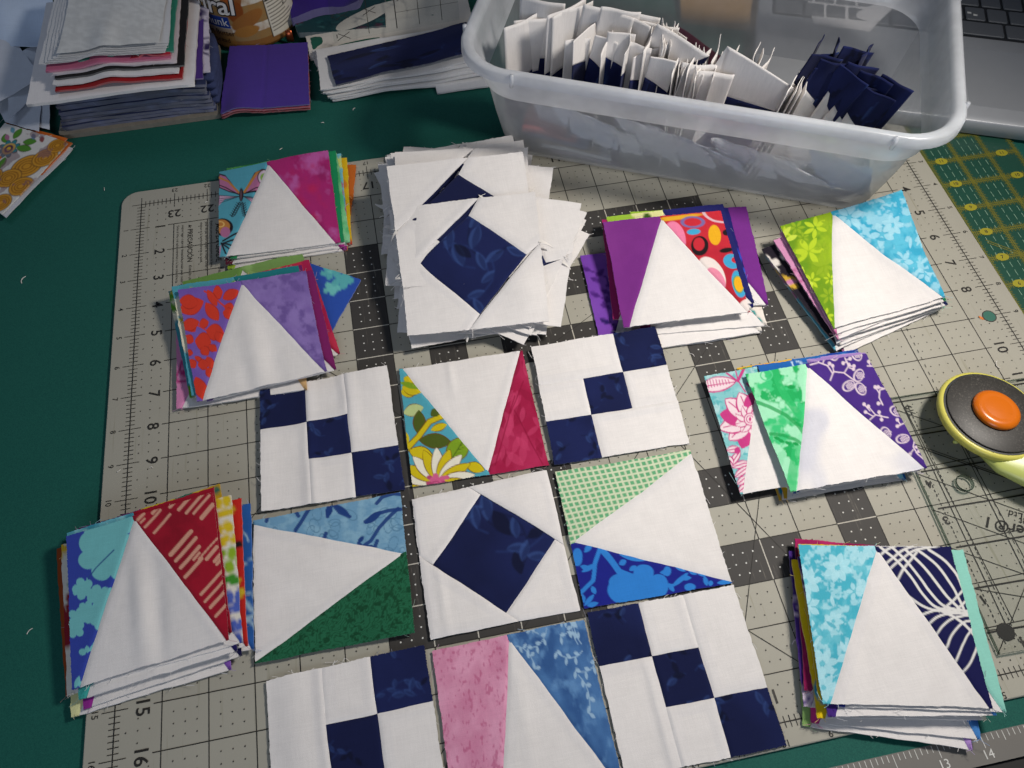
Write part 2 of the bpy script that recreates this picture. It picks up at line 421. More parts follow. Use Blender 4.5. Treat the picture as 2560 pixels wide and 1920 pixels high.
# ------------------------------------------------------------------ table and the large green mat
m_table = plain('black_table', '#0b0b0c', .5, .2, 30)
tb = MB().box(-30, 60, -40, 50, -1.2, -.2).build('table_top', m_table); tag(tb, kind='structure')
def green_mat_mat():
    m, N, L, b = new_mat('green_vinyl'); geo = N.new('ShaderNodeNewGeometry').outputs['Position']
    n1 = noise_node(N, L, 9, 4, .6, geo); n2 = noise_node(N, L, 1800, 2, .6, geo)
    c = mix_rgb(N, L, n1.outputs[0], tuple(lin('#174a44')), tuple(lin('#1e574e'))); L.new(mix_rgb(N, L, ramp(N, L, n2.outputs[0], .3, .8), c, tuple(lin('#276659'))), b.inputs['Base Color'])
    b.inputs['Roughness'].default_value = .6; b.inputs['Specular IOR Level'].default_value = .1
    n3 = noise_node(N, L, 220, 4, .7, geo); bump(N, L, b, n3.outputs[0], .25, .0004); return m
GM = empty('green_cutting_mat', (12, 0, -.2), 'big plain dark green cutting mat spread under everything else', 'cutting mat')
b0 = (12, 0, -.2)
MB().box(-14, 44, -19.02, 32, -.19, -.1).build('mat_sheet', green_mat_mat(), GM, b0)
m_band = plain('grey_band', '#6e6b66', .6, .06, 40); m_wprint = plain('white_print', '#cfcfca', .7)
MB().box(-14, 44, -19.6, -19.02, -.19, -.1).build('ruler_border', m_band, GM, b0)
mb = MB()
for k in range(-20, 60 * 8):
    x = 4.15 + k / 8
    if 8 < x < 40: mb.seg(x, -19.04, x, -19.04 - (.26 if k % 8 == 0 else .19 if k % 4 == 0 else .13), .014, -.096)
mb.build('scale_marks', m_wprint, GM, b0)
for k in range(9, 21): text(str(k), .26, 4.15 + k, -19.43, -.095, 0, m_wprint, GM, b0)

# ------------------------------------------------------------------ the grey gridded mat
def grey_mat_mat():
    m, N, L, b = new_mat('grey_vinyl'); geo = N.new('ShaderNodeNewGeometry').outputs['Position']
    n1 = noise_node(N, L, 14, 4, .6, geo); n2 = noise_node(N, L, 900, 2, .6, geo)
    mp = N.new('ShaderNodeMapping'); mp.inputs['Scale'].default_value = (260, 12, 1); L.new(geo, mp.inputs['Vector'])
    sc = noise_node(N, L, 1, 3, .6, mp.outputs[0])
    c = mix_rgb(N, L, n1.outputs[0], tuple(lin('#9c998d')), tuple(lin('#a9a699')))
    c = mix_rgb(N, L, ramp(N, L, sc.outputs[0], .62, .75), c, tuple(lin('#93907f'))); L.new(c, b.inputs['Base Color'])
    b.inputs['Roughness'].default_value = .6; b.inputs['Specular IOR Level'].default_value = .25
    bump(N, L, b, n2.outputs[0], .2, .0002); return m
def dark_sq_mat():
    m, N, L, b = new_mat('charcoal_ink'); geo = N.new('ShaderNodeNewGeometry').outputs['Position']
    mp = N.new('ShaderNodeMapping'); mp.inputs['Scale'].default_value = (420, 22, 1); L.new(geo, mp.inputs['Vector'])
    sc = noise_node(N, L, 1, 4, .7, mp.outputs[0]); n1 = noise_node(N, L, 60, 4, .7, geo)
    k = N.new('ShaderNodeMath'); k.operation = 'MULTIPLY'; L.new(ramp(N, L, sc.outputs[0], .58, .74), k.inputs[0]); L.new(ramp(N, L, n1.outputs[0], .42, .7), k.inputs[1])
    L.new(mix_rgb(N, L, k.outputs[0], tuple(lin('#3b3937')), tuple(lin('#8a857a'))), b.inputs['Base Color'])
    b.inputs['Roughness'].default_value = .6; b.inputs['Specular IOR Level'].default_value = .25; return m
m_ink = plain('black_ink', '#262421', .7); m_dot = plain('grey_ink', '#3f3c38', .7); m_light = plain('pale_ink', '#b5b1a6', .7)
gb = (12, -9, -.1)
GY = empty('grey_cutting_mat', gb, 'grey gridded cutting mat with printed inch rulers under the quilt blocks', 'cutting mat')
MBm = MB(); ring = lambda ins, z: rrect(12.62 - ins, 9.55 - ins, .5, z, 8, (12.0, -8.95))
MBm.loops([ring(0, -.098), ring(0, -.02), ring(.02, 0)]).build('mat_sheet', grey_mat_mat(), GY, gb)
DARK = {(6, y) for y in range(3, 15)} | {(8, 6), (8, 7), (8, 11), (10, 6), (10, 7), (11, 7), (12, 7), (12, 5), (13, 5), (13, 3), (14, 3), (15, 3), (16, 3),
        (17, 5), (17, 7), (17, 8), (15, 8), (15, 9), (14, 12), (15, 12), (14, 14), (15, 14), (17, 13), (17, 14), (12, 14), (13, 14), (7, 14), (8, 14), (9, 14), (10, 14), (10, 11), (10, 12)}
mb = MB(); dots = MB(); wdots = MB(); gl = MB(); wl = MB()
m_dark = dark_sq_mat()
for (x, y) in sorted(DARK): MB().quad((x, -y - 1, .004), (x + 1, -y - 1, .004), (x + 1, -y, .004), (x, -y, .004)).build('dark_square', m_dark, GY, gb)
for x in range(0, 24):
    for y in range(0, 18):
        for i in (1, 2, 3):
            for j in (1, 2, 3):
                d = wdots if (x, y) in DARK else dots
                if x in (0, 23) and i != 2 and j != 2 and (x + y) % 2: continue
                d.disc(x + i / 4, -y - j / 4, .022 if d is wdots else .018, .009, 6)
dk = lambda x, y: (x, y) in DARK
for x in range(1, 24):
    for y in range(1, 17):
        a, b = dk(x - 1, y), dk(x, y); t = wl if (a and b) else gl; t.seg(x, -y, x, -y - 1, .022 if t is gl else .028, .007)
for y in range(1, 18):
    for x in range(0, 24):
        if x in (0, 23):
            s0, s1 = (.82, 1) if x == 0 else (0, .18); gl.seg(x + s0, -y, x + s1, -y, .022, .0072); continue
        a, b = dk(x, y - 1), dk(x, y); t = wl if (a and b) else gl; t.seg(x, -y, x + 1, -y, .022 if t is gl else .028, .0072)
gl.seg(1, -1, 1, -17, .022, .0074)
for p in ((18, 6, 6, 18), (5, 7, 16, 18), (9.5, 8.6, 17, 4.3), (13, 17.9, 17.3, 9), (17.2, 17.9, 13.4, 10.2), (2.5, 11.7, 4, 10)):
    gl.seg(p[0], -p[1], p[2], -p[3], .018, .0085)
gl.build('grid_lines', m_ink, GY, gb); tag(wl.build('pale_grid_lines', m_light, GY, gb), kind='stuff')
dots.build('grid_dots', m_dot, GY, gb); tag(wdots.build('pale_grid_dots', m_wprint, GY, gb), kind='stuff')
tk = MB()
for k in range(0, 24 * 8 + 1):
    L = .28 if k % 8 == 0 else .12
    for yy in (0, -18): tk.seg(k / 8, yy - L, k / 8, yy + L, .018, .007)
for k in range(0, 18 * 8 + 1):
    L = .28 if k % 8 == 0 else .12
    for xx in (0, 24): tk.seg(xx - L, -k / 8, xx + L, -k / 8, .018, .007)
for a in ((0, 0, 24, 0), (0, -18, 24, -18), (0, 0, 0, -18), (24, 0, 24, -18)): tk.seg(*a, .026, .0068)
tk.build('scale_marks', m_ink, GY, gb)
for k in range(1, 18):
    for xx, sg in ((0, 1), (24, -1)):
        text(str(k), .42, xx + sg * .58, -k - .02, .008, -90, m_ink, GY, gb, bold=.012)
        text(str(k), .2, xx - sg * .43, -k, .008, -90, m_ink, GY, gb, bold=.004)
for k in range(1, 24):
    text(str(k), .42, 24 - k, -.55, .008, 180, m_ink, GY, gb, bold=.012)
    text(str(k), .2, 24 - k, .43, .008, 180, m_ink, GY, gb, bold=.004)
    text(str(k), .2, 24 - k, -18.4, .008, 180, m_ink, GY, gb, bold=.004)
    text(str(k), .42, 24 - k, -17.45, .008, 180, m_dot, GY, gb, bold=.012)
text('▲', .13, 1.48, -1.12, .008, -90, m_ink, GY, gb, 'warning_text', 0, 0, None, 'LEFT')
text('PRECAUCIÓN', .21, 1.48, -1.3, .008, -90, m_ink, GY, gb, 'warning_text', .01, 0, None, 'LEFT')
text('MISE EN GARDE', .21, 2.32, -1.25, .008, -90, m_ink, GY, gb, 'warning_text', .01, 0, None, 'LEFT')
for i, s in enumerate(('Evite el frío y el calor extremos y la luz solar directa.', 'mismo lugar o ejercer demasiada presión para cortar.')):
    text(s, .105, 1.12 + i * .15, -1.1, .008, -90, m_dot, GY, gb, 'warning_text', 0, 0, None, 'LEFT')
for i, s in enumerate(('chaleur et la lumière directe du soleil.', 'pour ne pas ternir le tapis de coupe. Éviter le', 'froid ou une pression excessive sur la lame.')):
    text(s, .105, 1.82 + i * .15, -1.1, .008, -90, m_dot, GY, gb, 'warning_text', 0, 0, None, 'LEFT')
text('Evite de cortar en el', .12, 1.5, -2.75, .008, -90, m_dot, GY, gb, 'warning_text', 0, 0, None, 'LEFT')
text('Évitez de couper', .12, 2.35, -3.0, .008, -90, m_dot, GY, gb, 'warning_text', 0, 0, None, 'LEFT')
text('SEARS®', .5, 21.05, -8.0, .008, -84, m_ink, GY, gb, 'printed_name', .0, .25, None, 'CENTER')
hx, hy = 23.62, -9.02                           # hang hole: the green mat shows through a rimmed disc
MB().disc(hx, hy, .17, .009, 24).build('hang_hole', plain('hole_green', '#2c6556', .6), GY, gb)
MB().loops([[(hx + r * math.cos(t), hy + r * math.sin(t), z) for t in np.linspace(0, 2 * math.pi, 24, endpoint=False)] for r, z in ((.17, .009), (.18, .012), (.2, .006))], False, False).build('hole_rim', m_dot, GY, gb)
mb = MB()
for i in range(5): mb.disc(23.36 + .03 * math.cos(i * 2.1), -9.03 + .05 * math.sin(i * 1.7), .03, .0095 + i * .0001, 6)
mb.build('orange_mark', plain('orange_ink', '#d07a3a', .7), GY, gb)

# ------------------------------------------------------------------ the nine blocks laid out on the mat
LAID = 'quilt blocks laid out three by three'
def nine(label, corners, navy, strips, seed, disp):
    """navy: set of (col,row); strips: 'v' columns or 'h' rows hold the long white pieces"""
    P = []; e = [0, .345, .655, 1]; k = 0
    cells = {(c, r) for c in range(3) for r in range(3)} - set(navy); done = set()
    for c in range(3):
        for r in range(3):
            if (c, r) in navy:
                P.append(('navy_patch', [(e[c], e[r]), (e[c + 1], e[r]), (e[c + 1], e[r + 1]), (e[c], e[r + 1])], P_navy(seed + k, .35 if k % 2 else .7), 56, .004)); k += 1; continue
            if (c, r) in done: continue
            c2, r2 = c, r
            if strips == 'v' and (c, r + 1) in cells: r2 = r + 1
            if strips == 'h' and (c + 1, r) in cells: c2 = c + 1
            done |= {(c2, r2)}
            P.append(('white_patch', [(e[c], e[r]), (e[c2 + 1], e[r]), (e[c2 + 1], e[r2 + 1]), (e[c], e[r2 + 1])], P_white, 26))
    return fabric_block('nine_patch_block', label, 'quilt block', LAID, corners, P, disp)
zb = .06
nine('navy and white nine patch block at the upper left of the laid out star', quad_world(RI, [(138, 488), (1020, 328), (1138, 1170), (150, 1325)], (.12, .05, .08, .1)),
     {(0, 0), (1, 1), (2, 2)}, 'v', 11, make_disp([(.36, .3, .05, .5, .03), (.68, .2, .06, .4, .05), (.35, 1, .06, .4, .04), (.9, 0, .3, .3, .12), (0, .5, .12, .7, .06)], 3, .012))
nine('navy and white nine patch block below the purple and red oval pile', quad_world(RM, [(355, 185), (1215, 42), (1447, 850), (515, 1000)], (.2, .3, .06, .1)),
     {(2, 0), (1, 1), (0, 2)}, 'h', 21, make_disp([(.7, .68, .5, .03, .03), (.3, .3, .5, .06, .02)], 4, .01))
c31 = ortho_block(RK.at(178, 1055, .1), RK.at(1215, 820, .08))
nine('navy and white nine patch block at the lower left edge of the layout', c31, {(2, 0), (1, 1), (0, 2)}, 'v', 31, make_disp([(.02, .4, .14, .8, -.03), (.33, .4, .03, .9, .02), (.15, .3, .12, .8, .05)], 5, .012))
c33 = ortho_block(RL.at(738, 585, .06), RL.at(1745, 395, .06))
nine('navy and white nine patch block at the lower right with a pressed crease', c33, {(0, 0), (1, 1), (2, 2)}, 'v', 41, make_disp([(.29, .75, .025, .4, .035), (.36, .8, .03, .4, .02)], 6, .01))
# centre square-in-square block
q22 = [(1187, -200), (2120, -403), (2354, 570), (1315, 775)]
H22 = homog(q22)
def uv_in(q, pts):                              # sketch point -> uv on the block
    H = homog(q); out = []
    for p in pts:
        u = np.array([[.5, .5]])
        for _ in range(30):
            x = np.array(H(u)).ravel(); e = np.array(p) - x; J = np.zeros((2, 2))
            for k in (0, 1):
                d = u.copy(); d[0, k] += 1e-4; J[:, k] = (np.array(H(d)).ravel() - x) / 1e-4
            u = u + np.linalg.solve(J, e)
        out.append(tuple(u[0]))
    return out
def clampuv(p): return (min(max(p[0], 0), 1), min(max(p[1], 0), 1))
T, R_, B_, L_ = uv_in(q22, [(1655, -233), (2174, 75), (1830, 590), (1330, 250)])
def econ(name, label, cat, group, corners, T, R, B, L, seed, disp, size=3.5, n=70, nw=30, pw=P_white, tt=(.42, 0), rr=(1, .55), bb=(.6, 1), ll=(0, .42), flip=False):
    P = [('white_patch', [(0, 0), tt, T, L, ll], pw, nw), ('white_patch', [tt, (1, 0), rr], pw, nw, .012),
         ('white_patch', [(1, 1), bb, B, R, rr], pw, nw), ('white_patch', [ll, (0, 1), bb], pw, nw, .01), ('navy_square', [T, R, B, L], P_navy(seed, .75), n, .001)]
    if flip:
        P = [('white_patch', [(0, 0), tt, ll], pw, nw, .01), ('white_patch', [(1, 1), bb, rr], pw, nw, .012), ('white_patch', [(1, 0), rr, R, T, tt], pw, nw), ('white_patch', [(0, 1), ll, L, B, bb], pw, nw), ('navy_square', [T, R, B, L], P_navy(seed, .75), n, .001)]
    return fabric_block(name, label, cat, group, corners, P, disp, size=size)
econ('square_in_square_block', 'white block with a tilted navy leaf print square at the centre of the layout', 'quilt block', LAID,
     quad_world(RK, q22, (.08, .08, .06, .08)), T, R_, B_, L_, 51, make_disp([(.12, .75, .03, .3, .03), (.85, .15, .2, .2, .05)], 8, .012),
     tt=uv_in(q22, [(1575, -285)])[0], rr=uv_in(q22, [(2240, 112)])[0], bb=uv_in(q22, [(1915, 648)])[0], ll=uv_in(q22, [(1235, 190)])[0])

# ---- prints of the four star blocks in the layout
def p_crimson(v):                               # red batik leaves
    v.c[:] = lin('#a01a44'); v.blotch(160, 2, .4, .7, '#b02a55'); g = np.random.default_rng(5)
    for i in range(70):
        x, y = g.uniform(1650, 2140), g.uniform(230, 1060); a = g.choice([-1.25, -1.9, -.8, -2.3, -1.55]) + g.normal(0, .12); q = g.uniform(90, 160)
        v.leaf(x, y, x + q * math.cos(a), y + q * math.sin(a), q * .36, '#c23c66' if i % 3 else '#8e1238', .55)
    for x0, y0, x1, y1 in ((1900, 520, 1760, 1000), (1900, 620, 2090, 1000), (1960, 420, 1870, 640)): v.line([(x0, y0), (x1, y1)], 9, '#8a0f36', .7)
def p_yellowdaisy(v):
    v.c[:] = lin('#4fa3b5'); g = np.random.default_rng(2)
    Y, G, DG, BR = '#cdb916', '#7c9e22', '#4d5c1c', '#6a3d14'
    for p in ((1130, 400, 1240, 440), (1110, 500, 1230, 480), (1120, 460, 1260, 490)): v.leaf(*p, 90, BR); v.leaf(*p, 80, Y)
    v.leaf(1105, 430, 1250, 470, 40, G)
    v.leaf(1130, 640, 1270, 600, 90, BR); v.leaf(1130, 640, 1270, 600, 80, '#b9c98a')
    v.leaf(1240, 620, 1240, 790, 92, BR); v.leaf(1240, 620, 1240, 790, 80, DG)
    v.line([(1150, 890), (1240, 800), (1310, 700), (1400, 660)], 46, BR); v.line([(1150, 890), (1240, 800), (1310, 700), (1400, 660)], 34, Y)
    v.leaf(1320, 760, 1430, 720, 60, BR); v.leaf(1320, 760, 1430, 720, 48, Y)
    v.leaf(1320, 660, 1380, 610, 60, DG)
    v.leaf(1240, 830, 1460, 840, 110, BR); v.leaf(1245, 830, 1455, 840, 98, DG)
    v.leaf(1440, 990, 1560, 800, 150, BR); v.leaf(1445, 985, 1555, 805, 138, G); v.line([(1450, 980), (1545, 820)], 6, '#3e5a12')
    for k in range(5): v.line([(1465 + 18 * k, 955 - 30 * k), (1505 + 18 * k, 955 - 38 * k)], 4, '#3e5a12')
    v.leaf(1165, 900, 1340, 950, 110, BR); v.leaf(1170, 900, 1335, 950, 98, Y)
    v.leaf(1130, 760, 1160, 860, 50, Y); v.leaf(1560, 1000, 1690, 1040, 80, BR); v.leaf(1565, 1000, 1685, 1040, 70, Y)
    for k, a in enumerate(np.linspace(-195, 10, 11)):
        a = math.radians(a); x1, y1 = 1370 + 260 * math.cos(a), 1115 + 235 * math.sin(a)
        v.leaf(1370, 1115, x1, y1, 92, BR); v.leaf(1370, 1115, x1 * .99 + 13, y1 * .99 + 11, 80, '#e8e3cf' if k % 2 else Y)
    for i in range(26): v.ell(1365 + g.normal(0, 32), 1112 + g.normal(0, 16), 20, 16, '#d0608c' if i % 2 else '#b04470')
I12 = [(1100, 340), (1950, 215), (2135, 1003), (1190, 1155)]
def rot(q, k): return q[k:] + q[:k]
w = quad_world(RI, I12, (.1, .1, .06, .08))
fabric_block('star_point_block', 'block with white triangle between yellow daisy and crimson leaf prints', 'quilt block', LAID, rot(w, 2),
             star_patches(p_crimson, p_yellowdaisy, .46, .02, .975, 130), make_disp([(.6, .9, .03, .2, .03)], 12, .012), rot(I12, 2))
def p_iceblue(v):
    v.c[:] = lin('#6f9dbd'); v.blotch(60, 3, .45, .65, '#85afc8'); g = np.random.default_rng(4)
    for i in range(34):
        x, y = g.uniform(150, 1150), g.uniform(-260, 190); q = g.uniform(25, 55); v.ring(x, y, q, q * .6, 4, '#54809f', g.uniform(0, 180))
    N = '#1f3f7d'
    for p in ([(180, -45), (190, -85)], [(380, 20), (420, -40), (480, -140)], [(400, -80), (385, -110)], [(600, -80), (615, -160)], [(635, -165), (680, -110), (750, -80)],
              [(860, -40), (930, -90), (1020, -115), (1110, -125)], [(840, 130), (900, 90), (960, 0), (1090, -130)], [(815, 105), (840, 135), (905, 130)], [(940, -170), (980, -215), (1060, -235), (1110, -230)], [(580, 70), (592, 40)], [(920, 150), (945, 90)]):
        v.line(p, 26, N, .95)
    v.leaf(600, -75, 620, -165, 46, N); v.leaf(640, -165, 755, -80, 40, N); v.leaf(855, -25, 980, -115, 50, N); v.leaf(810, 100, 850, 60, 30, N)
def p_forest(v):
    v.c[:] = lin('#236647'); a = v.n(150, 3, 2) * 7 + v.n(80, 8, 2) * 3.5
    w_ = np.sin(a * 6.28 * 1.9 + (v.x * .03 + v.y * .05)); v.fill(np.clip((w_ - .3) * 2.5, 0, 1) * .7, '#124a2e')
    v.blotch(22, 6, .62, .7, '#0c3d24', 2, .8)
K21 = [(90, -48), (1105, -248), (1215, 725), (105, 940)]
w = quad_world(RK, K21, (.1, .06, .1, .12))
fabric_block('star_point_block', 'block with white triangle between ice blue scroll and dark green prints', 'quilt block', LAID, rot(w, 1),
             star_patches(p_iceblue, p_forest, .46, .03, .99, 130), make_disp([(.9, .1, .2, .2, .08)], 13, .01), rot(K21, 1))
def p_mintcheck(v):
    v.c[:] = lin('#cfd8b8'); x, y = v.loc(520, -388, -11); sk = y * .18; px, py = 41.5, 38
    fx = np.abs(((x - sk) / px) % 1 - .5) * px; fy = np.abs((y / py) % 1 - .5) * py; d = np.maximum(fx - 13.5, fy - 12.5); v.m(d, '#62a878')
def p_cobalt(v):
    v.c[:] = lin('#1c2384'); C = '#2f7fd0'
    v.ell(1080, 430, 200, 120, C); v.ell(980, 380, 90, 70, C); v.ell(1130, 310, 70, 60, C); v.ell(1230, 400, 70, 80, C)
    v.line([(830, 130), (790, 250), (780, 360), (700, 440)], 30, C); v.line([(830, 140), (900, 220), (960, 300), (1040, 330)], 44, C); v.leaf(960, 180, 1160, 215, 60, C)
    v.ell(670, 200, 36, 60, C); v.leaf(720, 170, 770, 110, 40, C); v.leaf(960, 250, 1010, 225, 40, C)
    for p in ((700, 300, 800, 250), (690, 260, 760, 285), (770, 400, 800, 460), (720, 540, 790, 460), (740, 540, 820, 520), (720, 520, 700, 450), (1270, 330, 1290, 265), (1240, 310, 1310, 300), (1340, 260, 1420, 300), (1320, 410, 1440, 310), (1380, 350, 1460, 345), (1300, 380, 1340, 440), (1410, 400, 1490, 410), (1500, 300, 1560, 330), (1550, 330, 1570, 400), (1590, 400, 1600, 360), (1640, 380, 1740, 365), (1680, 350, 1740, 385), (1440, 290, 1500, 320), (1030, 290, 1080, 260)):
        v.leaf(*p, 34, C)
    v.line([(1230, 400), (1340, 390), (1420, 320)], 12, C); v.ell(1290, 300, 26, 34, C); v.ell(1450, 410, 40, 26, C)
L23 = [(520, -388), (1450, -538), (1745, 380), (720, 560)]
w = quad_world(RL, L23, (.08, .06, .06, .06))
fabric_block('star_point_block', 'block with white triangle between mint green check and cobalt floral prints', 'quilt block', LAID, rot(w, 3),
             star_patches(p_cobalt, p_mintcheck, .47, .01, .97, 150), make_disp([(.05, .1, .1, .2, .04)], 14, .01), rot(L23, 3))
def p_pink(v):
    v.c[:] = lin('#d08aa8'); v.blotch(120, 3, .35, .65, '#dc9cb8'); v.blotch(90, 5, .55, .8, '#c87a9c', k=.6); v.blotch(18, 7, .64, .78, '#b4527c', 2, .6)
def p_denimleaf(v):
    v.c[:] = lin('#4a76ab'); v.blotch(140, 3, .4, .7, '#33598f'); v.blotch(70, 6, .5, .7, '#5f8bbb'); g = np.random.default_rng(9); C = '#9fbfd8'
    for i in range(44):
        x, y = g.uniform(1900, 2600), g.uniform(-60, 960); a = g.uniform(0, 6.28)
        P = [(x + 26 * k * math.cos(a + .12 * k), y + 26 * k * math.sin(a + .12 * k)) for k in range(7)]; v.line(P, 5, C, .8)
        for k in range(1, 7):
            b = a + .12 * k + (1 if k % 2 else -1) * .9; v.leaf(P[k][0], P[k][1], P[k][0] + 34 * math.cos(b), P[k][1] + 34 * math.sin(b), 18, C, .85)
c32 = ortho_block(FULL.at(932, 1405, .08), FULL.at(1253, 1340, .06))
sk32 = [((932 * 1.1573 - 600) * 2.765, (1405 * 1.1573 - 1320) * 2.765), ((1253 * 1.1573 - 600) * 2.765, (1340 * 1.1573 - 1320) * 2.765), (2480, 1270), (1560, 1500)]
fabric_block('star_point_block', 'block with white triangle between pale pink and denim blue leaf prints', 'quilt block', LAID, c32,
             star_patches(p_pink, p_denimleaf, .51, .26, .98, 120), make_disp([(.5, .5, .05, .6, .02)], 15, .012), sk32)

# ------------------------------------------------------------------ piles of star blocks
def pile(name, what, reg, q, zs, top_label, pl, pr, m, lb, rb, disp, layers, n=140, nlow=44):
    """layers: bottom first: (dx, dy, rot, left print, right print, label)"""
    W_ = quad_world(reg, q, zs); C = np.array(W_); cen = C.mean(0); N = len(layers); grp = what
    for i, (dx, dy, ro, l, r, lab) in enumerate(layers):
        f = (i + 1) / (N + 1); a = math.radians(ro); D = C - cen; Q = np.c_[D[:, 0] * math.cos(a) - D[:, 1] * math.sin(a), D[:, 0] * math.sin(a) + D[:, 1] * math.cos(a), D[:, 2]]
        Q = Q + cen; Q[:, 0] += dx; Q[:, 1] += dy; Q[:, 2] = np.maximum(C[:, 2] * f, .03 + .03 * i)
        dl = (lambda ff: (lambda u, v: disp(u, v) * ff if disp else np.zeros_like(u)))(f * .9)
        fabric_block('star_point_block', lab, 'quilt block', grp, Q, star_patches(l, r, m, lb, rb, nlow, 16), dl, thick=.045)
    return fabric_block('star_point_block', top_label, 'quilt block', grp, W_, star_patches(pl, pr, m, lb, rb, n), disp, q)
SO, MO, FL, LN, PA, DO = P_solid, P_mottle, P_floral, P_lines, P_paisley, P_dots

def p_butterfly(v):
    v.c[:] = lin('#4f9db1'); K = '#1b1720'; PK = '#b06c93'; OR = '#b97b3c'
    def wing(P, c): v.poly(P, K); cx = np.mean([p[0] for p in P]); cy = np.mean([p[1] for p in P]); v.poly([(cx + (x - cx) * .84, cy + (y - cy) * .84) for x, y in P], c)
    wing([(1092, 520), (1040, 440), (1000, 385), (955, 370), (955, 470), (1020, 500)], PK); v.line([(1085, 505), (1020, 430), (960, 400)], 13, OR); v.line([(1080, 515), (1000, 470), (955, 450)], 7, K)
    wing([(1112, 515), (1150, 440), (1190, 370), (1240, 345), (1325, 350), (1290, 440), (1200, 500)], PK); v.line([(1120, 500), (1165, 430), (1205, 372), (1250, 358)], 16, OR); v.line([(1125, 510), (1200, 470), (1260, 450)], 7, K)
    v.ell(1265, 402, 58, 55, K); v.ell(1265, 402, 52, 49, '#c9b6c6'); v.ell(1265, 404, 38, 34, '#7da24c')
    for x, y in ((1250, 395), (1275, 390), (1262, 412), (1285, 412), (1245, 415)): v.ell(x, y, 8, 8, K)
    wing([(1090, 530), (1000, 545), (955, 600), (958, 520)], '#c7a3c0'); wing([(1115, 530), (1220, 545), (1250, 590), (1200, 590)], '#c7a3c0')
    for k in range(3): v.line([(1110, 528), (1230, 540 + 20 * k)], 4, K); v.line([(1090, 528), (960, 545 + 16 * k)], 4, K)
    v.ell(1100, 518, 15, 46, K); v.ell(1098, 520, 7, 36, '#5a4450')
    for P in ([(1088, 570), (1060, 620), (1040, 665)], [(1110, 570), (1118, 620), (1128, 668)]):
        v.line(P, 7, K)
        for t in range(7): 
            x = P[0][0] + (P[2][0] - P[0][0]) * t / 7; y = P[0][1] + (P[2][1] - P[0][1]) * t / 7 + 10; v.line([(x - 17, y - 8), (x, y + 6), (x + 17, y - 8)], 5, K)
    v.ell(985, 740, 62, 60, K); v.ell(978, 735, 50, 48, OR); v.ring(970, 720, 22, 18, 6, '#e8c070'); v.ell(1000, 775, 30, 36, PK)
    for p in ([(985, 835), (1085, 770)], [(990, 850), (1085, 810)], [(985, 850), (1070, 870)], [(980, 855), (1040, 900)], [(975, 850), (1000, 920)]): v.line(p, 11, K)
    v.line([(970, 870), (960, 940)], 9, '#b28aa8')
def p_magenta(v):
    v.c[:] = lin('#ac2670'); v.blotch(170, 3, .4, .65, '#8f1c5e'); v.blotch(120, 8, .55, .72, '#bb5aa0'); v.blotch(200, 12, .55, .75, '#c0245e')
pile('p1', 'blocks in the butterfly pile', RA, [(960, 362), (1715, 212), (1800, 850), (962, 945)], (.33, .62, .23, .39),
     'topmost block with turquoise butterfly and magenta sides, pile by the mat corner', p_butterfly, p_magenta, .46, .05, .96, make_disp([(.5, .5, .2, .5, .02), (.75, 0, .2, .2, .06)], 20, .012), [
     (.5, .12, -10, SO('#c76a1e'), SO('#c4661f'), 'block with an orange side showing at the right of the butterfly pile'),
     (.1, -.2, 2, SO('#8fae30'), SO('#9a2d86'), 'bottommost of the butterfly pile with a lime green corner below'),
     (.42, .1, -3, FL('#d8b321', ['#c23a2a', '#2f8e7a', '#d88a2a'], 5), DO('#e0b818', ['#c8402c', '#2d8f7d', '#d9862a'], 5), 'block with yellow and red dotted side in the butterfly pile'),
     (.08, -.12, 1, MO('#7a1f3a', '#5c1830'), SO('#a62d86'), 'block with a dark wine left edge in the butterfly pile'),
     (.30, .12, -2, MO('#2e8a4c', '#56b06c'), FL('#74bccb', ['#1b1720', '#b06c93', '#cfd77a'], 8), 'block with turquoise and pink insect print side in the butterfly pile'),
     (.26, -.02, 1, SO('#1f7f4d'), MO('#4fb56f', '#8fd39c', sc=40), 'block with a mottled light green side in the butterfly pile'),
     (.16, .1, -2, MO('#2f7d3d', '#5aa95a'), SO('#148a55'), 'block with a plain emerald side second from the top of the butterfly pile')])

def p_redleaf(v):
    v.c[:] = lin('#7657ad'); v.blotch(120, 4, .4, .7, '#7d62b4'); C = '#d43c28'; D = '#a3281c'
    def blob(p, w): v.leaf(*p, w + 10, D); v.leaf(*p, w, C)
    blob((690, 1330, 690 + 175, 1260), 110); blob((690, 1260, 830, 1270), 90)
    for p, w in (((880, 1270, 970, 1390), 80), ((930, 1200, 1000, 1190), 90), ((1000, 1240, 1110, 1180), 70), ((890, 1180, 960, 1290), 50), ((1010, 1290, 1080, 1310), 60), ((1000, 1330, 1080, 1350), 70),
                 ((740, 1390, 800, 1470), 70), ((700, 1440, 830, 1400), 80), ((830, 1420, 900, 1400), 60), ((880, 1460, 1010, 1480), 110), ((950, 1470, 1010, 1540), 60), ((720, 1500, 790, 1540), 60),
                 ((800, 1530, 920, 1540), 120), ((850, 1570, 900, 1630), 60), ((900, 1560, 960, 1600), 50), ((730, 1610, 790, 1620), 40), ((890, 1640, 920, 1720), 60), ((800, 1640, 860, 1680), 30), ((800, 1780, 870, 1940), 90), ((820, 1700, 900, 1690), 70), ((880, 1720, 930, 1780), 60), ((760, 1660, 800, 1720), 60)): blob(p, w)
    v.line([(870, 1190), (940, 1230), (1010, 1290), (1040, 1330)], 12, C); v.line([(760, 1400), (850, 1440), (900, 1470)], 10, C); v.line([(850, 1500), (870, 1560)], 10, C); v.line([(830, 1690), (900, 1740)], 10, C)
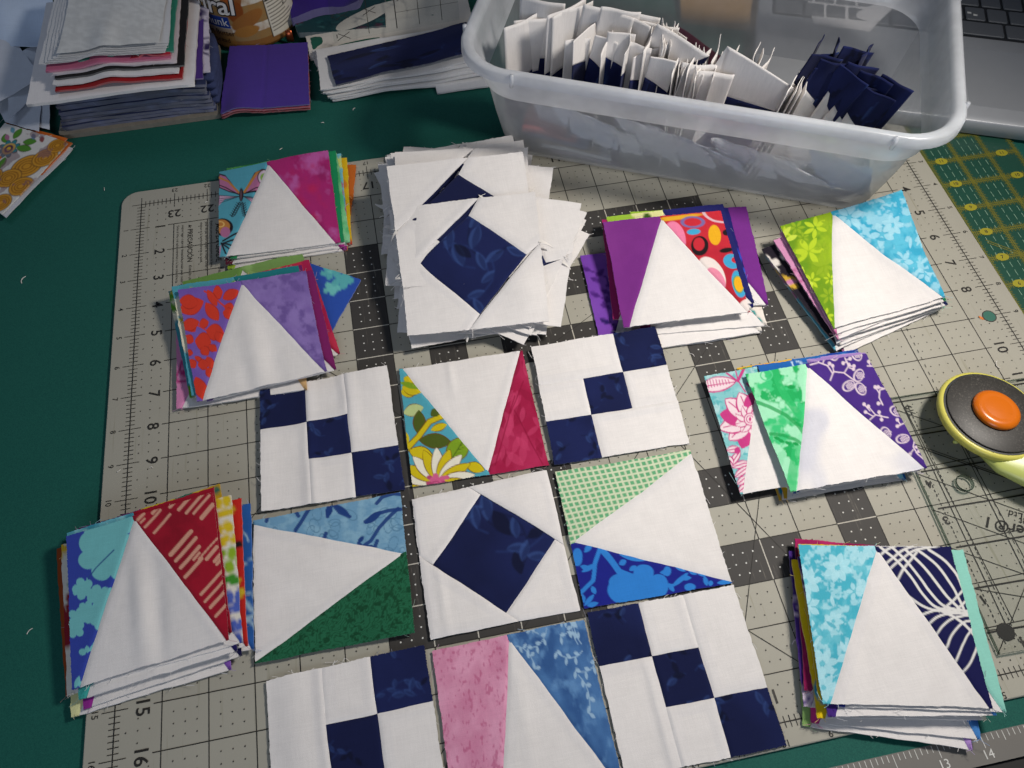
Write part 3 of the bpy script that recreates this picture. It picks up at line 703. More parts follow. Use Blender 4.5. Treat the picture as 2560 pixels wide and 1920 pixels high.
def p_violet(v):
    v.c[:] = lin('#7f66ac'); v.blotch(150, 4, .4, .66, '#8f78ba'); v.blotch(60, 9, .5, .7, '#6f589c')
pile('p2', 'blocks in the red leaf and violet pile', RA, [(680, 1185), (1560, 1045), (1703, 1737), (807, 1948)], (.71, .48, .42, .4),
     'topmost block with red leaves on purple and mottled violet, left pile', p_redleaf, p_violet, .5, .04, .985,
     make_disp([(.5, .62, .1, .5, .06), (.62, .8, .08, .3, -.04), (.4, .9, .06, .2, -.03), (0, 0, .3, .3, .05)], 21, .012), [
     (.7, 1.0, -36, SO('#2f5cb8'), FL('#2c51ac', ['#6fc4c0', '#5ab0b4'], 12, 24, 46), 'block with blue and aqua leaf side jutting right from the red leaf pile'),
     (.02, .95, 4, FL('#6f9a4c', ['#52802f', '#8ab45e'], 3), FL('#7da35a', ['#5c8a3c', '#93b96e'], 4), 'block with olive green leaf print at the back of the red leaf pile'),
     (-.42, -.1, -6, PA('#d184b0', '#a3246c', 4, 26), FL('#cc3348', ['#d9b07a'], 7), 'block with pink paisley side sticking out left of the red leaf pile'),
     (.25, .5, 5, FL('#a8568c', ['#7a3a80'], 5), FL('#c4304e', ['#d8a060', '#b02050'], 6, 14, 60), 'block with red and tan print peeking behind the red leaf pile'),
     (-.05, .35, 3, FL('#6a3f9a', ['#b49cd0', '#8a62b4'], 9), SO('#7a1f6a'), 'block with purple floral edge in the red leaf pile'),
     (-.3, .3, 2, FL('#3f8f9e', ['#cfbb2e', '#5d9a28', '#e0d9c0'], 14, 30, 50), SO('#d2721f'), 'block with yellow flower print left edge and orange right edge, red leaf pile'),
     (.22, .05, 1, SO('#6c4a96'), SO('#7d1f62'), 'block with a plum right edge in the red leaf pile'),
     (-.18, .27, 1, FL('#4f9fb0', ['#c9b326', '#6b9b2a', '#e6dfc6'], 15, 30, 52), SO('#1d7a80'), 'block with a plain teal side second from the top of the red leaf pile')])

def p_ovals(v):
    v.c[:] = lin('#c42a37'); v.blotch(250, 3, .45, .7, '#b02335')
    for a in ((700, 395, 230, 30, '#e0a828', -8),): v.ell(a[0] + 60, a[1] + 12, a[2], 14, a[4], a[5])
    v.ell(800, 540, 70, 118, '#e87fa2', -14); v.ell(775, 560, 34, 64, '#c42a37', -14)
    v.ring(918, 428, 72, 34, 12, '#77689f'); v.ell(925, 495, 46, 21, '#3fa2cc', -5); v.ell(1070, 516, 43, 69, '#e8ac1e', -8)
    v.ell(968, 592, 60, 69, '#1c1518'); v.ell(962, 580, 39, 46, '#c42a37'); v.ell(1150, 622, 47, 17, '#1c1518', -8); v.ell(1155, 500, 30, 22, '#1c1518')
    v.ell(1190, 700, 62, 50, '#3f9fc9', 20); v.ell(1215, 690, 30, 22, '#c42a37'); v.ell(1050, 785, 78, 128, '#e8dcd6', -32); v.ell(1075, 825, 55, 92, '#e58aa4', -32)
    v.ell(1235, 860, 47, 98, '#3f9fc9', -12); v.ell(1230, 862, 36, 64, '#5f9a5a', -12); v.ell(1232, 862, 30, 56, '#e8ac1e', -12); v.ell(1285, 1010, 60, 40, '#e8dcd6', -30)
    v.ring(1140, 340, 150, 90, 12, '#d8b7c0')
def p_plum(v): v.c[:] = lin('#752c80'); v.blotch(300, 3, .4, .7, '#803488', 3)
def p_violetvine(v):
    v.c[:] = lin('#7440a8'); v.blotch(90, 3, .4, .7, '#7f4bb0'); C = '#27145c'; D = '#4a1f78'
    for k in range(4):
        x0, y0 = 20 + 10 * k, 60 + 95 * k; c = D if k < 2 else C
        v.line([(x0, y0), (x0 + 40, y0 + 30), (x0 + 45, y0 + 80), (x0 + 10, y0 + 120)], 6, c)
        for j in range(5): v.leaf(x0 + 10 * j, y0 + 22 * j, x0 + 10 * j + (30 if j % 2 else -26), y0 + 22 * j - 20, 16, c)
        v.flower(x0 + 70, y0 + 40, 20, 5, c, 20)
def p_vine_right(v): p_violetvine(v)
pile('p4', 'blocks in the purple and red oval pile', RCc, [(300, 430), (1110, 350), (1310, 1050), (440, 1158)], (.76, .79, .53, .42),
     'topmost block with plain purple and red oval print sides, pile in front of the box', p_plum, p_ovals, .5, .045, .985, make_disp([(.3, .4, .2, .5, .03)], 22, .012), [
     (-.72, -.5, 2, p_violetvine, FL('#5a2d8c', ['#3d1f6c', '#7a4aa8'], 4), 'block with purple vine print sticking out left below the red oval pile'),
     (.2, -.55, 3, SO('#d8cfc6'), FL('#e2dcd4', ['#d8b028', '#c03a2a', '#e0a030'], 8, 20, 44), 'block with yellow and red motif corner below the red oval pile'),
     (.55, -.25, -2, SO('#8a2a6a'), FL('#e6ded4', ['#1d9a98', '#e07a4a', '#1d9a98'], 6, 16, 70), 'block with teal and orange corner at the right of the red oval pile'),
     (-.04, .32, -4, SO('#a52468'), MO('#201f68', '#1a1750'), 'block with a raspberry sliver at the back of the red oval pile'),
     (.85, .38, -4, FL('#9ac23c', ['#5f8f24', '#d8d878'], 5), SO('#742c86'), 'block with plain purple right side beyond the red oval pile'),
     (.3, .28, -2, FL('#96be3a', ['#4f7f20', '#e4e0c8', '#c83a2a'], 9, 22, 55), P_dots('#1c1c66', ['#28309a', '#3048b8'], 4, 30, 26), 'block with lime leaf print and navy check edge in the red oval pile'),
     (.22, .3, 1, FL('#9cc23e', ['#6a9a28', '#dfe09a', '#385a18'], 10, 24, 55), SO('#202264'), 'block with bright leaf print second from the top of the red oval pile')])

def p_lime(v):
    v.c[:] = lin('#7ea01a'); v.blotch(200, 4, .4, .65, '#5f8f1e'); v.blotch(150, 9, .5, .7, '#93b322'); g = np.random.default_rng(3); C = '#b3cc2c'; D = '#8fae24'
    for x, y, q, c in ((770, 480, 120, C), (735, 660, 150, C), (690, 560, 60, D), (620, 700, 90, D), (840, 760, 110, D), (760, 860, 80, C), (870, 960, 80, D), (640, 480, 80, D), (560, 520, 70, C), (860, 450, 70, D), (850, 1090, 70, C), (830, 640, 80, D), (880, 850, 60, C)):
        r0 = g.uniform(0, 6.28)
        for k in range(6):
            a = r0 + k * 1.047 + g.normal(0, .1); v.leaf(x + 8 * math.cos(a), y + 8 * math.sin(a), x + q * .75 * math.cos(a), y + q * .75 * math.sin(a), q * .27, c)
    for p in ((540, 560, 600, 470), (570, 580, 650, 540), (660, 800, 700, 770), (690, 840, 690, 770), (720, 890, 770, 880)): v.leaf(*p, 40, '#c3d848')
def aqua(seed, bgc, mid, light, xs, ys, nf=16, q0=85):
    def f(v):
        g = np.random.default_rng(seed); v.c[:] = lin(bgc); v.blotch(90, seed, .45, .62, mid); v.blotch(45, seed + 3, .52, .64, light, 3, .7)
        for i in range(nf):
            x, y = g.uniform(*xs), g.uniform(*ys); q = q0 * g.uniform(.6, 1.2); n = int(g.integers(5, 9)); r0 = g.uniform(0, 6.28)
            for k in range(n):
                a = r0 + k * 6.283 / n; v.leaf(x + .15 * q * math.cos(a), y + .15 * q * math.sin(a), x + q * math.cos(a), y + q * math.sin(a), q * .5, light, .8)
            v.ell(x, y, q * .16, q * .16, mid)
        for i in range(nf * 2):
            x, y, a = g.uniform(*xs), g.uniform(*ys), g.uniform(0, 6.28); v.leaf(x, y, x + q0 * .8 * math.cos(a), y + q0 * .8 * math.sin(a), q0 * .25, light if i % 2 else bgc, .85)
    return f
pile('p5', 'blocks in the lime and aqua pile', RD, [(525, 465), (1365, 210), (1670, 940), (900, 1165)], (.79, 1.44, .7, .62),
     'topmost curling block with lime leaf and aqua floral sides, by the box', p_lime, aqua(6, '#3aa6c8', '#5cbbd6', '#a4d8e8', (890, 1680), (210, 950), 14, 95), .44, .01, .985,
     make_disp([(.62, .55, .22, .4, -.2), (.95, .5, .12, .3, -.12), (.15, .2, .2, .3, .04)], 23, .014), [
     (-.05, -.3, 9, FL('#2b2230', ['#b28a3c', '#7a9ab0', '#b06c93'], 5), FL('#d8e6dc', ['#1f8f6a'], 4), 'bottommost block with dark print corner in the lime and aqua pile'),
     (-.25, -.22, 8, FL('#5bb0c6', ['#1b1720', '#b06c93', '#c8a030'], 6, 20, 50), MO('#2a9c6a', '#e0e8e0'), 'block with turquoise insect print left side in the lime and aqua pile'),
     (.05, -.2, 4, SO('#e0dcd6'), MO('#49c08a', '#9fdfba'), 'block with a green right tip in the lime and aqua pile'),
     (-.34, -.05, 10, FL('#1f1a24', ['#c07aa4', '#c8a238', '#e0d8d0'], 7, 26, 40), SO('#39b07c'), 'block with black and pink feather print edge in the lime and aqua pile'),
     (.08, -.16, 2, SO('#58a8c4'), LN('#1b2358', '#e0dcd8', 5, 12, 12), 'block with navy and white stripe corner in the lime and aqua pile'),
     (-.12, -.12, 5, PA('#cf8fb4', '#b45c8c', 5, 22), SO('#c23a44'), 'block with pink paisley left edge in the lime and aqua pile'),
     (.0, -.1, 1, PA('#cf90b6', '#b0588a', 6, 22), SO('#2f8a58'), 'block just under the curling lime and aqua one')], n=140)

def p_watergreen(v):
    v.c[:] = lin('#8fdcae'); v.blotch(170, 4, .45, .55, '#3cc077'); v.blotch(90, 9, .52, .6, '#22a95c'); v.blotch(120, 13, .55, .62, '#9fe2ba')
    D = '#16994c'
    v.line([(360, 425), (440, 450), (560, 510), (640, 580), (700, 660)], 24, D, .8); v.line([(460, 640), (540, 650), (620, 680), (690, 720)], 22, D, .8)
    v.line([(480, 200), (530, 330), (590, 430), (690, 560)], 46, '#2db567', .8); v.line([(640, 750), (610, 900), (600, 1040)], 70, '#2fb96b', .7); v.ell(600, 322, 26, 14, D); v.ring(430, 240, 40, 36, 8, '#56c98a')
    for p in ((500, 670), (530, 690), (575, 705), (630, 712)): v.ell(p[0], p[1], 22, 11, D, 25)
def p_purplevine(v):
    v.c[:] = lin('#45297c'); v.blotch(250, 3, .4, .7, '#4c2f86'); C = '#d8c6d2'
    def pod(x, y, a, q=48):
        a_ = math.radians(a); cx, cy = x + q * math.cos(a_), y + q * math.sin(a_); v.ell(cx, cy, q, q * .72, C, a); v.ell(cx + 3, cy, q * .8, q * .55, '#45297c', a)
        for i in range(-2, 3):
            for j in range(-2, 3): 
                if abs(i) + abs(j) < 4: v.ell(cx + q * .24 * i + (q * .12 if j % 2 else 0) + 8, cy + q * .2 * j, 4.5, 4.5, C)
    def sprig(P, tips):
        v.line(P, 9, C)
        for (x, y, x2, y2) in tips: v.line([(x, y), (x2, y2)], 8, C); v.ell(x2, y2, 12, 13, C)
    for a, (x, y) in ((-60, (1040, 285)), (150, (1035, 290)), (50, (1045, 295)), (60, (865, 60)), (60, (1030, 60)), (30, (1280, 460)), (-10, (1320, 690)), (60, (1225, 600))): pod(x, y, a)
    sprig([(865, 280), (890, 220), (960, 225), (1030, 275)], [(960, 225), (940, 250)] and [(890, 225, 885, 180), (965, 225, 1000, 170)])
    sprig([(730, 175), (790, 160), (850, 180), (880, 230)], [(790, 160, 780, 135), (820, 165, 830, 130), (850, 185, 865, 165)])
    sprig([(1000, 180), (985, 150), (975, 125)], [(1000, 180, 1035, 180), (990, 150, 960, 160), (980, 140, 1010, 130), (1000, 190, 1030, 200)])
    sprig([(1140, 545), (1180, 510), (1265, 530)], [(1160, 520, 1110, 490), (1180, 510, 1130, 450), (1210, 515, 1205, 490), (1220, 515, 1220, 545), (1140, 480, 1100, 435)])
    sprig([(1230, 440), (1205, 390), (1210, 340), (1270, 320)], [(1205, 360, 1180, 320), (1215, 430, 1200, 430), (1240, 330, 1200, 320)])
    sprig([(1330, 590), (1370, 570), (1420, 560)], [(1350, 575, 1330, 545), (1350, 580, 1330, 590), (1385, 570, 1380, 540)])
    sprig([(1450, 680), (1440, 740), (1470, 790), (1550, 850)], [(1445, 740, 1465, 740), (1460, 780, 1480, 770), (1440, 760, 1420, 790)]); sprig([(1130, 180), (1180, 180), (1200, 220)], [(1150, 180, 1140, 150)])
def p_pinkfloral(v):
    v.c[:] = lin('#7fbfc2'); v.blotch(60, 4, .45, .6, '#a8d0d2'); v.blotch(30, 9, .55, .65, '#5fb0b6'); K = '#c13c80'; W = '#e6d2d8'
    v.leaf(-40, 330, 220, 285, 110, K); v.leaf(-35, 325, 210, 287, 92, W)
    for k in range(9): v.line([(10 + 20 * k, 335 - 4 * k), (0 + 20 * k, 275)], 5, K)
    v.line([(-30, 325), (210, 290)], 7, K); v.line([(230, 290), (150, 230)], 12, K); v.line([(230, 280), (205, 200)], 9, K); v.line([(230, 280), (270, 200)], 22, K); v.line([(235, 290), (280, 360)], 9, K); v.ell(300, 310, 22, 10, K, 40)
    for k in range(12):
        a = k * .524 + .2; q = 215 if k % 2 else 200; x1, y1 = 300 + q * math.cos(a), 545 + q * .95 * math.sin(a)
        v.leaf(320, 545, x1, y1, 130, K); 
        if k % 3: v.leaf(320, 545, x1 * .97 + 9, y1 * .97 + 16, 106, W); v.line([(310, 545), (310 + .85 * (x1 - 310), 545 + .85 * (y1 - 545))], 7, K)
    for k in range(9):
        a = k * .7; x1, y1 = 310 + 108 * math.cos(a), 545 + 100 * math.sin(a); v.leaf(310, 545, x1, y1, 78, K); v.leaf(310, 545, x1, y1, 62, W); v.line([(310, 545), (x1, y1)], 5, K)
    v.ell(310, 545, 44, 44, K); v.ell(310, 545, 37, 37, W); v.ring(310, 545, 25, 25, 6, K); v.ell(310, 545, 9, 14, K)
    for p in ((150, 760, 240, 740), (180, 870, 245, 760), (190, 880, 310, 840), (210, 950, 310, 870), (225, 1000, 300, 940), (240, 1050, 290, 1000), (150, 800, 200, 860)): v.leaf(*p, 56, K); v.leaf(*p, 38, W); v.line([p[:2], p[2:]], 8, K)
    v.ell(225, 760, 20, 26, K)
S6 = 'blocks in the green watercolour and purple vine pile'
def layer6(q, zs, l, r, lab, n=40, sk=None): return fabric_block('star_point_block', lab, 'quilt block', S6, quad_world(RE, q, zs), star_patches(l, r, .47, .02, .975, n, 16), make_disp([], 25, .01), sk)
layer6([(230, 190), (1060, 70), (1400, 960), (520, 1110)], (.06, .06, .06, .06), DO('#e0b030', ['#c83a2c', '#1f7fa8'], 4), MO('#1d3f9a', '#2a6fc0'), 'block with a blue tip at the bottom of the green watercolour pile')
layer6([(240, 195), (1050, 85), (1380, 950), (560, 1095)], (.1, .1, .1, .12), DO('#d8a828', ['#c83a2c', '#208a58'], 8), MO('#2a7fc0', '#8fd0e0'), 'block with a yellow back edge in the green watercolour pile')
layer6([(330, 180), (1080, 85), (1480, 900), (620, 1060)], (.2, .2, .2, .2), LN('#2465b0', '#bcd8ea', 4, 30, 5), SO('#a98ac8'), 'block with a pale lilac back edge in the green watercolour pile')
q6b = [(0, 250), (800, 110), (1150, 920), (250, 1065)]
layer6(q6b, (.32, .22, .2, .32), p_pinkfloral, LN('#2465b0', '#bcd8ea', 6, 30, 5), 'block with pink flower on turquoise jutting out left of the green watercolour pile', 120, q6b)
layer6([(370, 175), (1110, 90), (1500, 900), (640, 1050)], (.33, .28, .36, .38), LN('#2060ac', '#c4dcec', 7, 34, 5), SO('#9f80c0'), 'block with blue scribble back edge in the green watercolour pile')
q6 = [(285, 235), (1120, 95), (1545, 885), (600, 1050)]
def p_white_show(v):
    v.c[:] = lin('#ece8e5'); v.blotch(260, 6, .52, .72, '#d4d4dc', 2)
w6 = quad_world(RE, q6, (.44, .36, .5, .52))
fabric_block('star_point_block', 'topmost block with green watercolour and purple vine sides, pile left of the cutter', 'quilt block', S6, w6, star_patches(p_watergreen, p_purplevine, .51, .045, .985, 140, 44, p_white_show), make_disp([(.45, .6, .1, .4, .03)], 26, .01), q6)

def p_arcs(v):
    v.c[:] = lin('#17184a'); W = '#dcdad6'
    def cr(P):                                  # smooth the drawn points
        P = np.array(P, float); out = []
        for i in range(len(P) - 1):
            p0, p1, p2, p3 = P[max(i - 1, 0)], P[i], P[i + 1], P[min(i + 2, len(P) - 1)]
            for t in np.linspace(0, 1, 6, endpoint=False): out.append(tuple(.5 * (2 * p1 + (p2 - p0) * t + (2 * p0 - 5 * p1 + 4 * p2 - p3) * t * t + (3 * p1 - p0 - 3 * p2 + p3) * t ** 3)))
        return out + [tuple(P[-1])]
    for P in ([(1180, 180), (1260, 285), (1340, 395), (1430, 485), (1530, 548), (1640, 575), (1760, 580)], [(1215, 130), (1330, 225), (1430, 340), (1510, 455), (1590, 540), (1690, 570)], [(1290, 125), (1400, 230), (1480, 330), (1560, 440), (1640, 530), (1730, 565)],
              [(1390, 150), (1500, 250), (1590, 360), (1670, 470), (1750, 550)], [(1470, 150), (1600, 250), (1690, 370), (1760, 500), (1790, 560)], [(1550, 150), (1660, 225), (1740, 320), (1785, 430)],
              [(1620, 125), (1460, 155), (1350, 225), (1270, 295)], [(1500, 118), (1380, 150), (1300, 210), (1235, 265)], [(1470, 170), (1380, 280), (1325, 380)], [(1340, 118), (1260, 150), (1205, 200)], [(1190, 118), (1400, 122), (1620, 118)],
              [(1475, 612), (1580, 572), (1700, 562), (1840, 580)], [(1530, 680), (1600, 618), (1700, 590), (1840, 590)], [(1590, 755), (1640, 680), (1720, 622), (1840, 602)], [(1660, 850), (1710, 740), (1780, 660), (1850, 640)], [(1730, 930), (1790, 800), (1860, 680)], [(1780, 1000), (1850, 910), (1895, 800)],
              [(1640, 575), (1740, 625), (1820, 690), (1890, 770)], [(1620, 575), (1720, 500), (1785, 430)], [(1690, 600), (1770, 540), (1815, 495)]): v.line(cr(P), 17, W)
pile('p7', 'blocks in the aqua and navy arcs pile', RG, [(650, 118), (1700, 130), (1990, 1245), (820, 1212)], (.62, .66, .64, .62),
     'topmost block with aqua floral and navy white arc sides, pile at the lower right', aqua(3, '#48afc4', '#6cc2d2', '#b0e0ea', (650, 1210), (110, 1220), 13, 105), p_arcs, .53, .045, .985,
     make_disp([(.22, .45, .08, .4, .02), (.3, .55, .06, .3, -.02)], 27, .008), [
     (-.25, -.52, -6, SO('#8fb56a'), MO('#8a5ab0', '#b08acc'), 'bottommost block with lilac corner under the aqua and navy arcs pile'),
     (-.1, -.42, -4, FL('#c83a86', ['#e8e0dc'], 4), MO('#2f62b0', '#4a88cc'), 'block with a blue right corner low in the aqua and navy arcs pile'),
     (-.2, -.05, -3, PA('#43287a', '#cfc0d0', 5, 18), MO('#4a7cc0', '#6a9ad0'), 'block with purple pod print jutting left from the aqua and navy arcs pile'),
     (-.05, .16, -5, MO('#b8286a', '#8c1a50'), MO('#c24a86', '#a03070'), 'block with raspberry back edge behind the aqua and navy arcs pile'),
     (-.12, -.2, 1, P_dots('#e0c018', ['#e07a24', '#2f8fb0', '#d8d020'], 5, 18, 34), SO('#d8d8c0'), 'block with bright yellow left edge in the aqua and navy arcs pile'),
     (.05, .06, -1, P_dots('#e2c41c', ['#2f8fb0', '#e07a24'], 9, 16, 30), SO('#cfd8a8'), 'block with yellow and pale lime back edge in the aqua and navy arcs pile'),
     (.02, -.18, 2, PA('#46297e', '#cfc0d0', 8, 18), SO('#3f7fc0'), 'block with white bottom strip near the top of the aqua and navy arcs pile'),
     (.3, -.12, 0, SO('#2c3a96'), SO('#8fd0c0'), 'block with plain mint right edge, second in the aqua and navy arcs pile')])

def p_hibiscus(v):
    v.c[:] = lin('#3346a4'); A = '#74bfc2'
    for x, y, q in ((640, 440, 95), (720, 350, 110), (800, 420, 110), (860, 320, 90), (760, 560, 105), (700, 640, 70), (840, 620, 90), (610, 560, 70), (880, 470, 80), (650, 380, 70)): v.ell(x, y, q, q * .95, A)
    v.poly([(885, 378), (960, 320), (965, 350), (910, 380)], '#3346a4')
    v.line([(610, 690), (660, 620), (740, 540), (790, 490)], 8, '#26508a')
    for x, y, q in ((572, 760, 78), (545, 770, 50), (690, 820, 90), (740, 880, 100), (660, 930, 90), (790, 800, 60), (540, 960, 75), (520, 1030, 70), (690, 980, 60), (600, 900, 60), (780, 900, 50)): v.flower(x, y, q, 5, A, x % 60, .62)
    v.line([(600, 690), (610, 740)], 8, A); v.line([(560, 1200), (640, 1180)], 10, A); v.ell(575, 1195, 26, 24, A)
    for p in ((610, 1200, 605, 1150), (630, 1190, 660, 1140), (640, 1195, 670, 1200), (640, 1160, 690, 1110), (520, 1440, 550, 1360), (530, 1420, 580, 1400), (660, 1140, 700, 1120)): v.leaf(*p, 34, A)
def p_redstripe(v):
    v.c[:] = lin('#a2142c'); v.blotch(200, 4, .45, .7, '#8f1026'); C = '#d8a088'; g = np.random.default_rng(12)
    def st(x, y, L, w, a=-.86): v.line([(x, y), (x + L * math.cos(a), y + L * math.sin(a))], w, C, .95)
    for x, y, L, w in ((960, 280, 60, 22), (1010, 330, 160, 18), (1070, 370, 170, 18), (1060, 230, 100, 22), (1180, 190, 90, 22), (1240, 210, 170, 24), (1290, 235, 200, 20), (1340, 240, 170, 18), (1395, 270, 120, 30),
                       (1185, 525, 210, 30), (1220, 570, 210, 24), (1255, 615, 190, 24), (1285, 680, 170, 24), (1340, 560, 60, 18), (1430, 555, 110, 26), (1485, 570, 110, 24), (1395, 800, 270, 20), (1420, 850, 220, 18), (1455, 890, 180, 22), (1490, 950, 130, 20), (980, 300, 40, 14), (1500, 590, 60, 20)): st(x, y, L, w)
    for k in range(9): st(1375 + 20 * k, 555 - 22 * k, 16, 14)
def p_petals(v):
    v.c[:] = lin('#e2ded2'); g = np.random.default_rng(4)
    for i in range(16):
        for j in range(11):
            x, y = 340 - 26 * i + (13 if j % 2 else 0), 12 + 33 * j; c = '#d9bd22' if y < 130 else ('#8fb42c' if y < 190 else ('#3f8f2c' if y < 230 else '#5066bc'))
            v.ell(x + g.normal(0, 3), y + g.normal(0, 3), 11, 17, c, g.uniform(0, 180))
pile('p8', 'blocks in the blue flower and red stripe pile', RH, [(455, 390), (1475, 88), (1580, 1100), (500, 1450)], (.56, .78, .68, .36),
     'topmost block with blue flower and red stripe sides, pile over the left mat edge', p_hibiscus, p_redstripe, .47, .045, .985,
     make_disp([(.46, .6, .07, .4, .06), (.57, .7, .05, .3, -.05), (.4, .55, .05, .3, -.02)], 28, .012), [
     (-.38, .05, 3, SO('#96441a'), SO('#3a2a80'), 'block with plain rust left edge at the bottom of the blue flower pile'),
     (-.12, -.5, 0, FL('#d8d8a0', ['#b0b848'], 4), MO('#6c3a9c', '#8a5ab8'), 'block with purple tip below the blue flower pile'),
     (.55, -.02, -5, SO('#8a2a8a'), LN('#2a62b0', '#a8cce4', 6, 26, 5), 'block with blue scribble edge at the right of the blue flower pile'),
     (.1, -.35, 2, MO('#7a1f7a', '#8f2a8c'), SO('#1c1a52'), 'block with plum bottom tip in the blue flower pile'),
     (-.22, -.02, 1, FL('#e0dcd0', ['#1f7f45', '#c8a82c', '#8c1f2c', '#e0b838'], 8, 34, 40), P_dots('#c4281f', ['#e0b820'], 6, 40, 10), 'block with green and yellow leaf print left edge, blue flower pile'),
     (.12, .32, 2, MO('#4a1f5a', '#6a2a70'), FL('#d8c22c', ['#1d1a20', '#c8a020', '#2a6f60'], 9, 18, 50), 'block with yellow and black back edge in the blue flower pile'),
     (.44, -.02, -4, SO('#2f8f90'), P_dots('#c8271f', ['#e2b420', '#1d1a20', '#d8c030'], 7, 50, 13), 'block with red and yellow dashes at the right of the blue flower pile'),
     (.12, -.22, 0, SO('#3aa09a'), SO('#221c60'), 'block with a teal bottom tip in the blue flower pile'),
     (.32, -.02, -2, SO('#2f8f90'), p_petals, 'block with petal print in yellow green and blue, blue flower pile'),
     (.02, .14, 1, MO('#2f8fa8', '#6fbccc', '#8fd0da', 40), SO('#a3142c'), 'block with mottled turquoise back edge just under the blue flower top')])

# ------------------------------------------------------------------ the tall pile of untrimmed white blocks
WP = 'untrimmed white and navy blocks in the tall pile'
qW = [(383, 612), (1350, 492), (1443, 1393), (467, 1492)]; zW = (1.27, 1.46, .8, .72)
CW = np.array(quad_world(RB, qW, zW)); cenW = CW.mean(0)
Tw, Rw, Bw, Lw = uv_in(qW, [(880, 668), (1290, 943), (960, 1345), (537, 1010)])
ttW, rrW, bbW, llW = uv_in(qW, [(955, 575)])[0], uv_in(qW, [(1362, 860)])[0], uv_in(qW, [(880, 1455)])[0], uv_in(qW, [(440, 1095)])[0]
edgeuv = lambda p, k: ((p[0], 0.0) if k == 0 else (1.0, p[1]) if k == 1 else (p[0], 1.0) if k == 2 else (0.0, p[1]))
EW = [edgeuv(ttW, 0), edgeuv(rrW, 1), edgeuv(bbW, 2), edgeuv(llW, 3)]
gW = np.random.default_rng(31)
def pileW(i, N):
    f = i / N
    if i == N - 1: dx, dy, ro = .02, 1.5, 2
    elif i == N - 2: dx, dy, ro = .75, .55, -28
    elif i == N - 3: dx, dy, ro = .9, .25, -14
    elif i == N - 4: dx, dy, ro = .1, 2.3, -4
    elif f < .25: dx, dy, ro = gW.uniform(-.3, .6), gW.uniform(1.6, 3.3), gW.normal(0, 8)
    elif i % 5 == 0: dx, dy, ro = gW.uniform(.4, .9), gW.uniform(.1, .7), gW.uniform(-40, -12)
    elif i % 5 == 1: dx, dy, ro = gW.uniform(-.3, .1), gW.uniform(0, .5), gW.normal(2, 5)
    else: dx, dy, ro = gW.uniform(-.25, .5), gW.uniform(.9, 3.1), gW.normal(-1, 7)
    return dx, dy, ro
NW = 30
for i in range(NW + 1):
    if i < NW:
        dx, dy, ro = pileW(i, NW); f = (i + 1) / (NW + 1); a = math.radians(ro); D = CW - cenW
        Q = np.c_[D[:, 0] * math.cos(a) - D[:, 1] * math.sin(a), D[:, 0] * math.sin(a) + D[:, 1] * math.cos(a), D[:, 2]] + cenW
        Q[:, 0] += dx; Q[:, 1] += dy; plane = np.clip(.76 + .147 * (Q[:, 1] + 7.1), .5, 1.42); Q[:, 2] = np.maximum(plane * f * .9, .03 + .015 * i) + gW.uniform(0, .01)
        if i == NW - 1: Q[:, 2] = np.minimum(.76 + .147 * (Q[:, 1] + 7.1), 1.62) * .965
        nth = ['lowest', 'second', 'third', 'fourth', 'fifth', 'sixth', 'seventh', 'eighth', 'ninth', 'tenth', 'eleventh', 'twelfth', 'thirteenth', 'fourteenth', 'fifteenth']
        lab = ('white block showing only the tip of its navy square, second in the tall pile' if i == NW - 1 else 'white block fanned out right with a frayed corner near the tall pile top' if i == NW - 2
               else 'white block jutting right, third from the top of the tall pile' if i == NW - 3 else 'untrimmed white block, %s from the bottom of the tall ragged pile' % nth[i] if i < 15
               else 'untrimmed white block, %s below the top of the tall ragged pile' % nth[NW - i - 1])
        r = econ('square_in_square_block', lab, 'quilt block', WP, Q, Tw, Rw, Bw, Lw, 60 + i, make_disp([(.5, .0, .2, .15, .02)], 70 + i, .01), 4.1, 24 if i < NW - 1 else 60, 14, P_white, *EW, True)
    else:
        Q = CW; r = econ('square_in_square_block', 'topmost white block with large navy leaf print square, on the tall ragged pile', 'quilt block', WP, Q, Tw, Rw, Bw, Lw, 99,
                 make_disp([(.2, .2, .12, .3, .04), (.85, .75, .15, .2, .1), (.9, .12, .15, .15, -.06)], 71, .018), 4.1, 90, 34, P_white, *EW, True)
    base = np.array(r.location) / IN
    for k in range(9 if i > 8 else 5):          # frayed seam ends and loose corner flaps
        s = int(gW.integers(0, 4)); t = EW[s]; e = np.array([Q[0] * (1 - t[0]) * (1 - t[1]) + Q[1] * t[0] * (1 - t[1]) + Q[2] * t[0] * t[1] + Q[3] * (1 - t[0]) * t[1]])[0]
        out = e - Q.mean(0); out[2] = 0; out /= np.linalg.norm(out); side = np.array([-out[1], out[0], 0]); b = e + side * gW.normal(0, .1) - out * .05
        L = gW.uniform(.1, .36); cu = gW.normal(0, .5)
        P = [b + out * L * q + side * L * (cu * q * q + .25 * k * q * (1 if k % 2 else -1) * .3) + np.array([0, 0, .04 * q - .02 * q * q * k]) for q in np.linspace(0, 1, 5)]
        if k % 3 == 2:
            wd = gW.uniform(.05, .11); V = []; 
            for j, p in enumerate(P): V += [p - side * wd * (1 - j / 5), p + side * wd * (1 - j / 6)]
            mesh('frayed_flap', V, [(2 * j, 2 * j + 1, 2 * j + 3, 2 * j + 2) for j in range(4)], THREAD_W, r, base, True)
        else: threads(r, base, [P], .009)

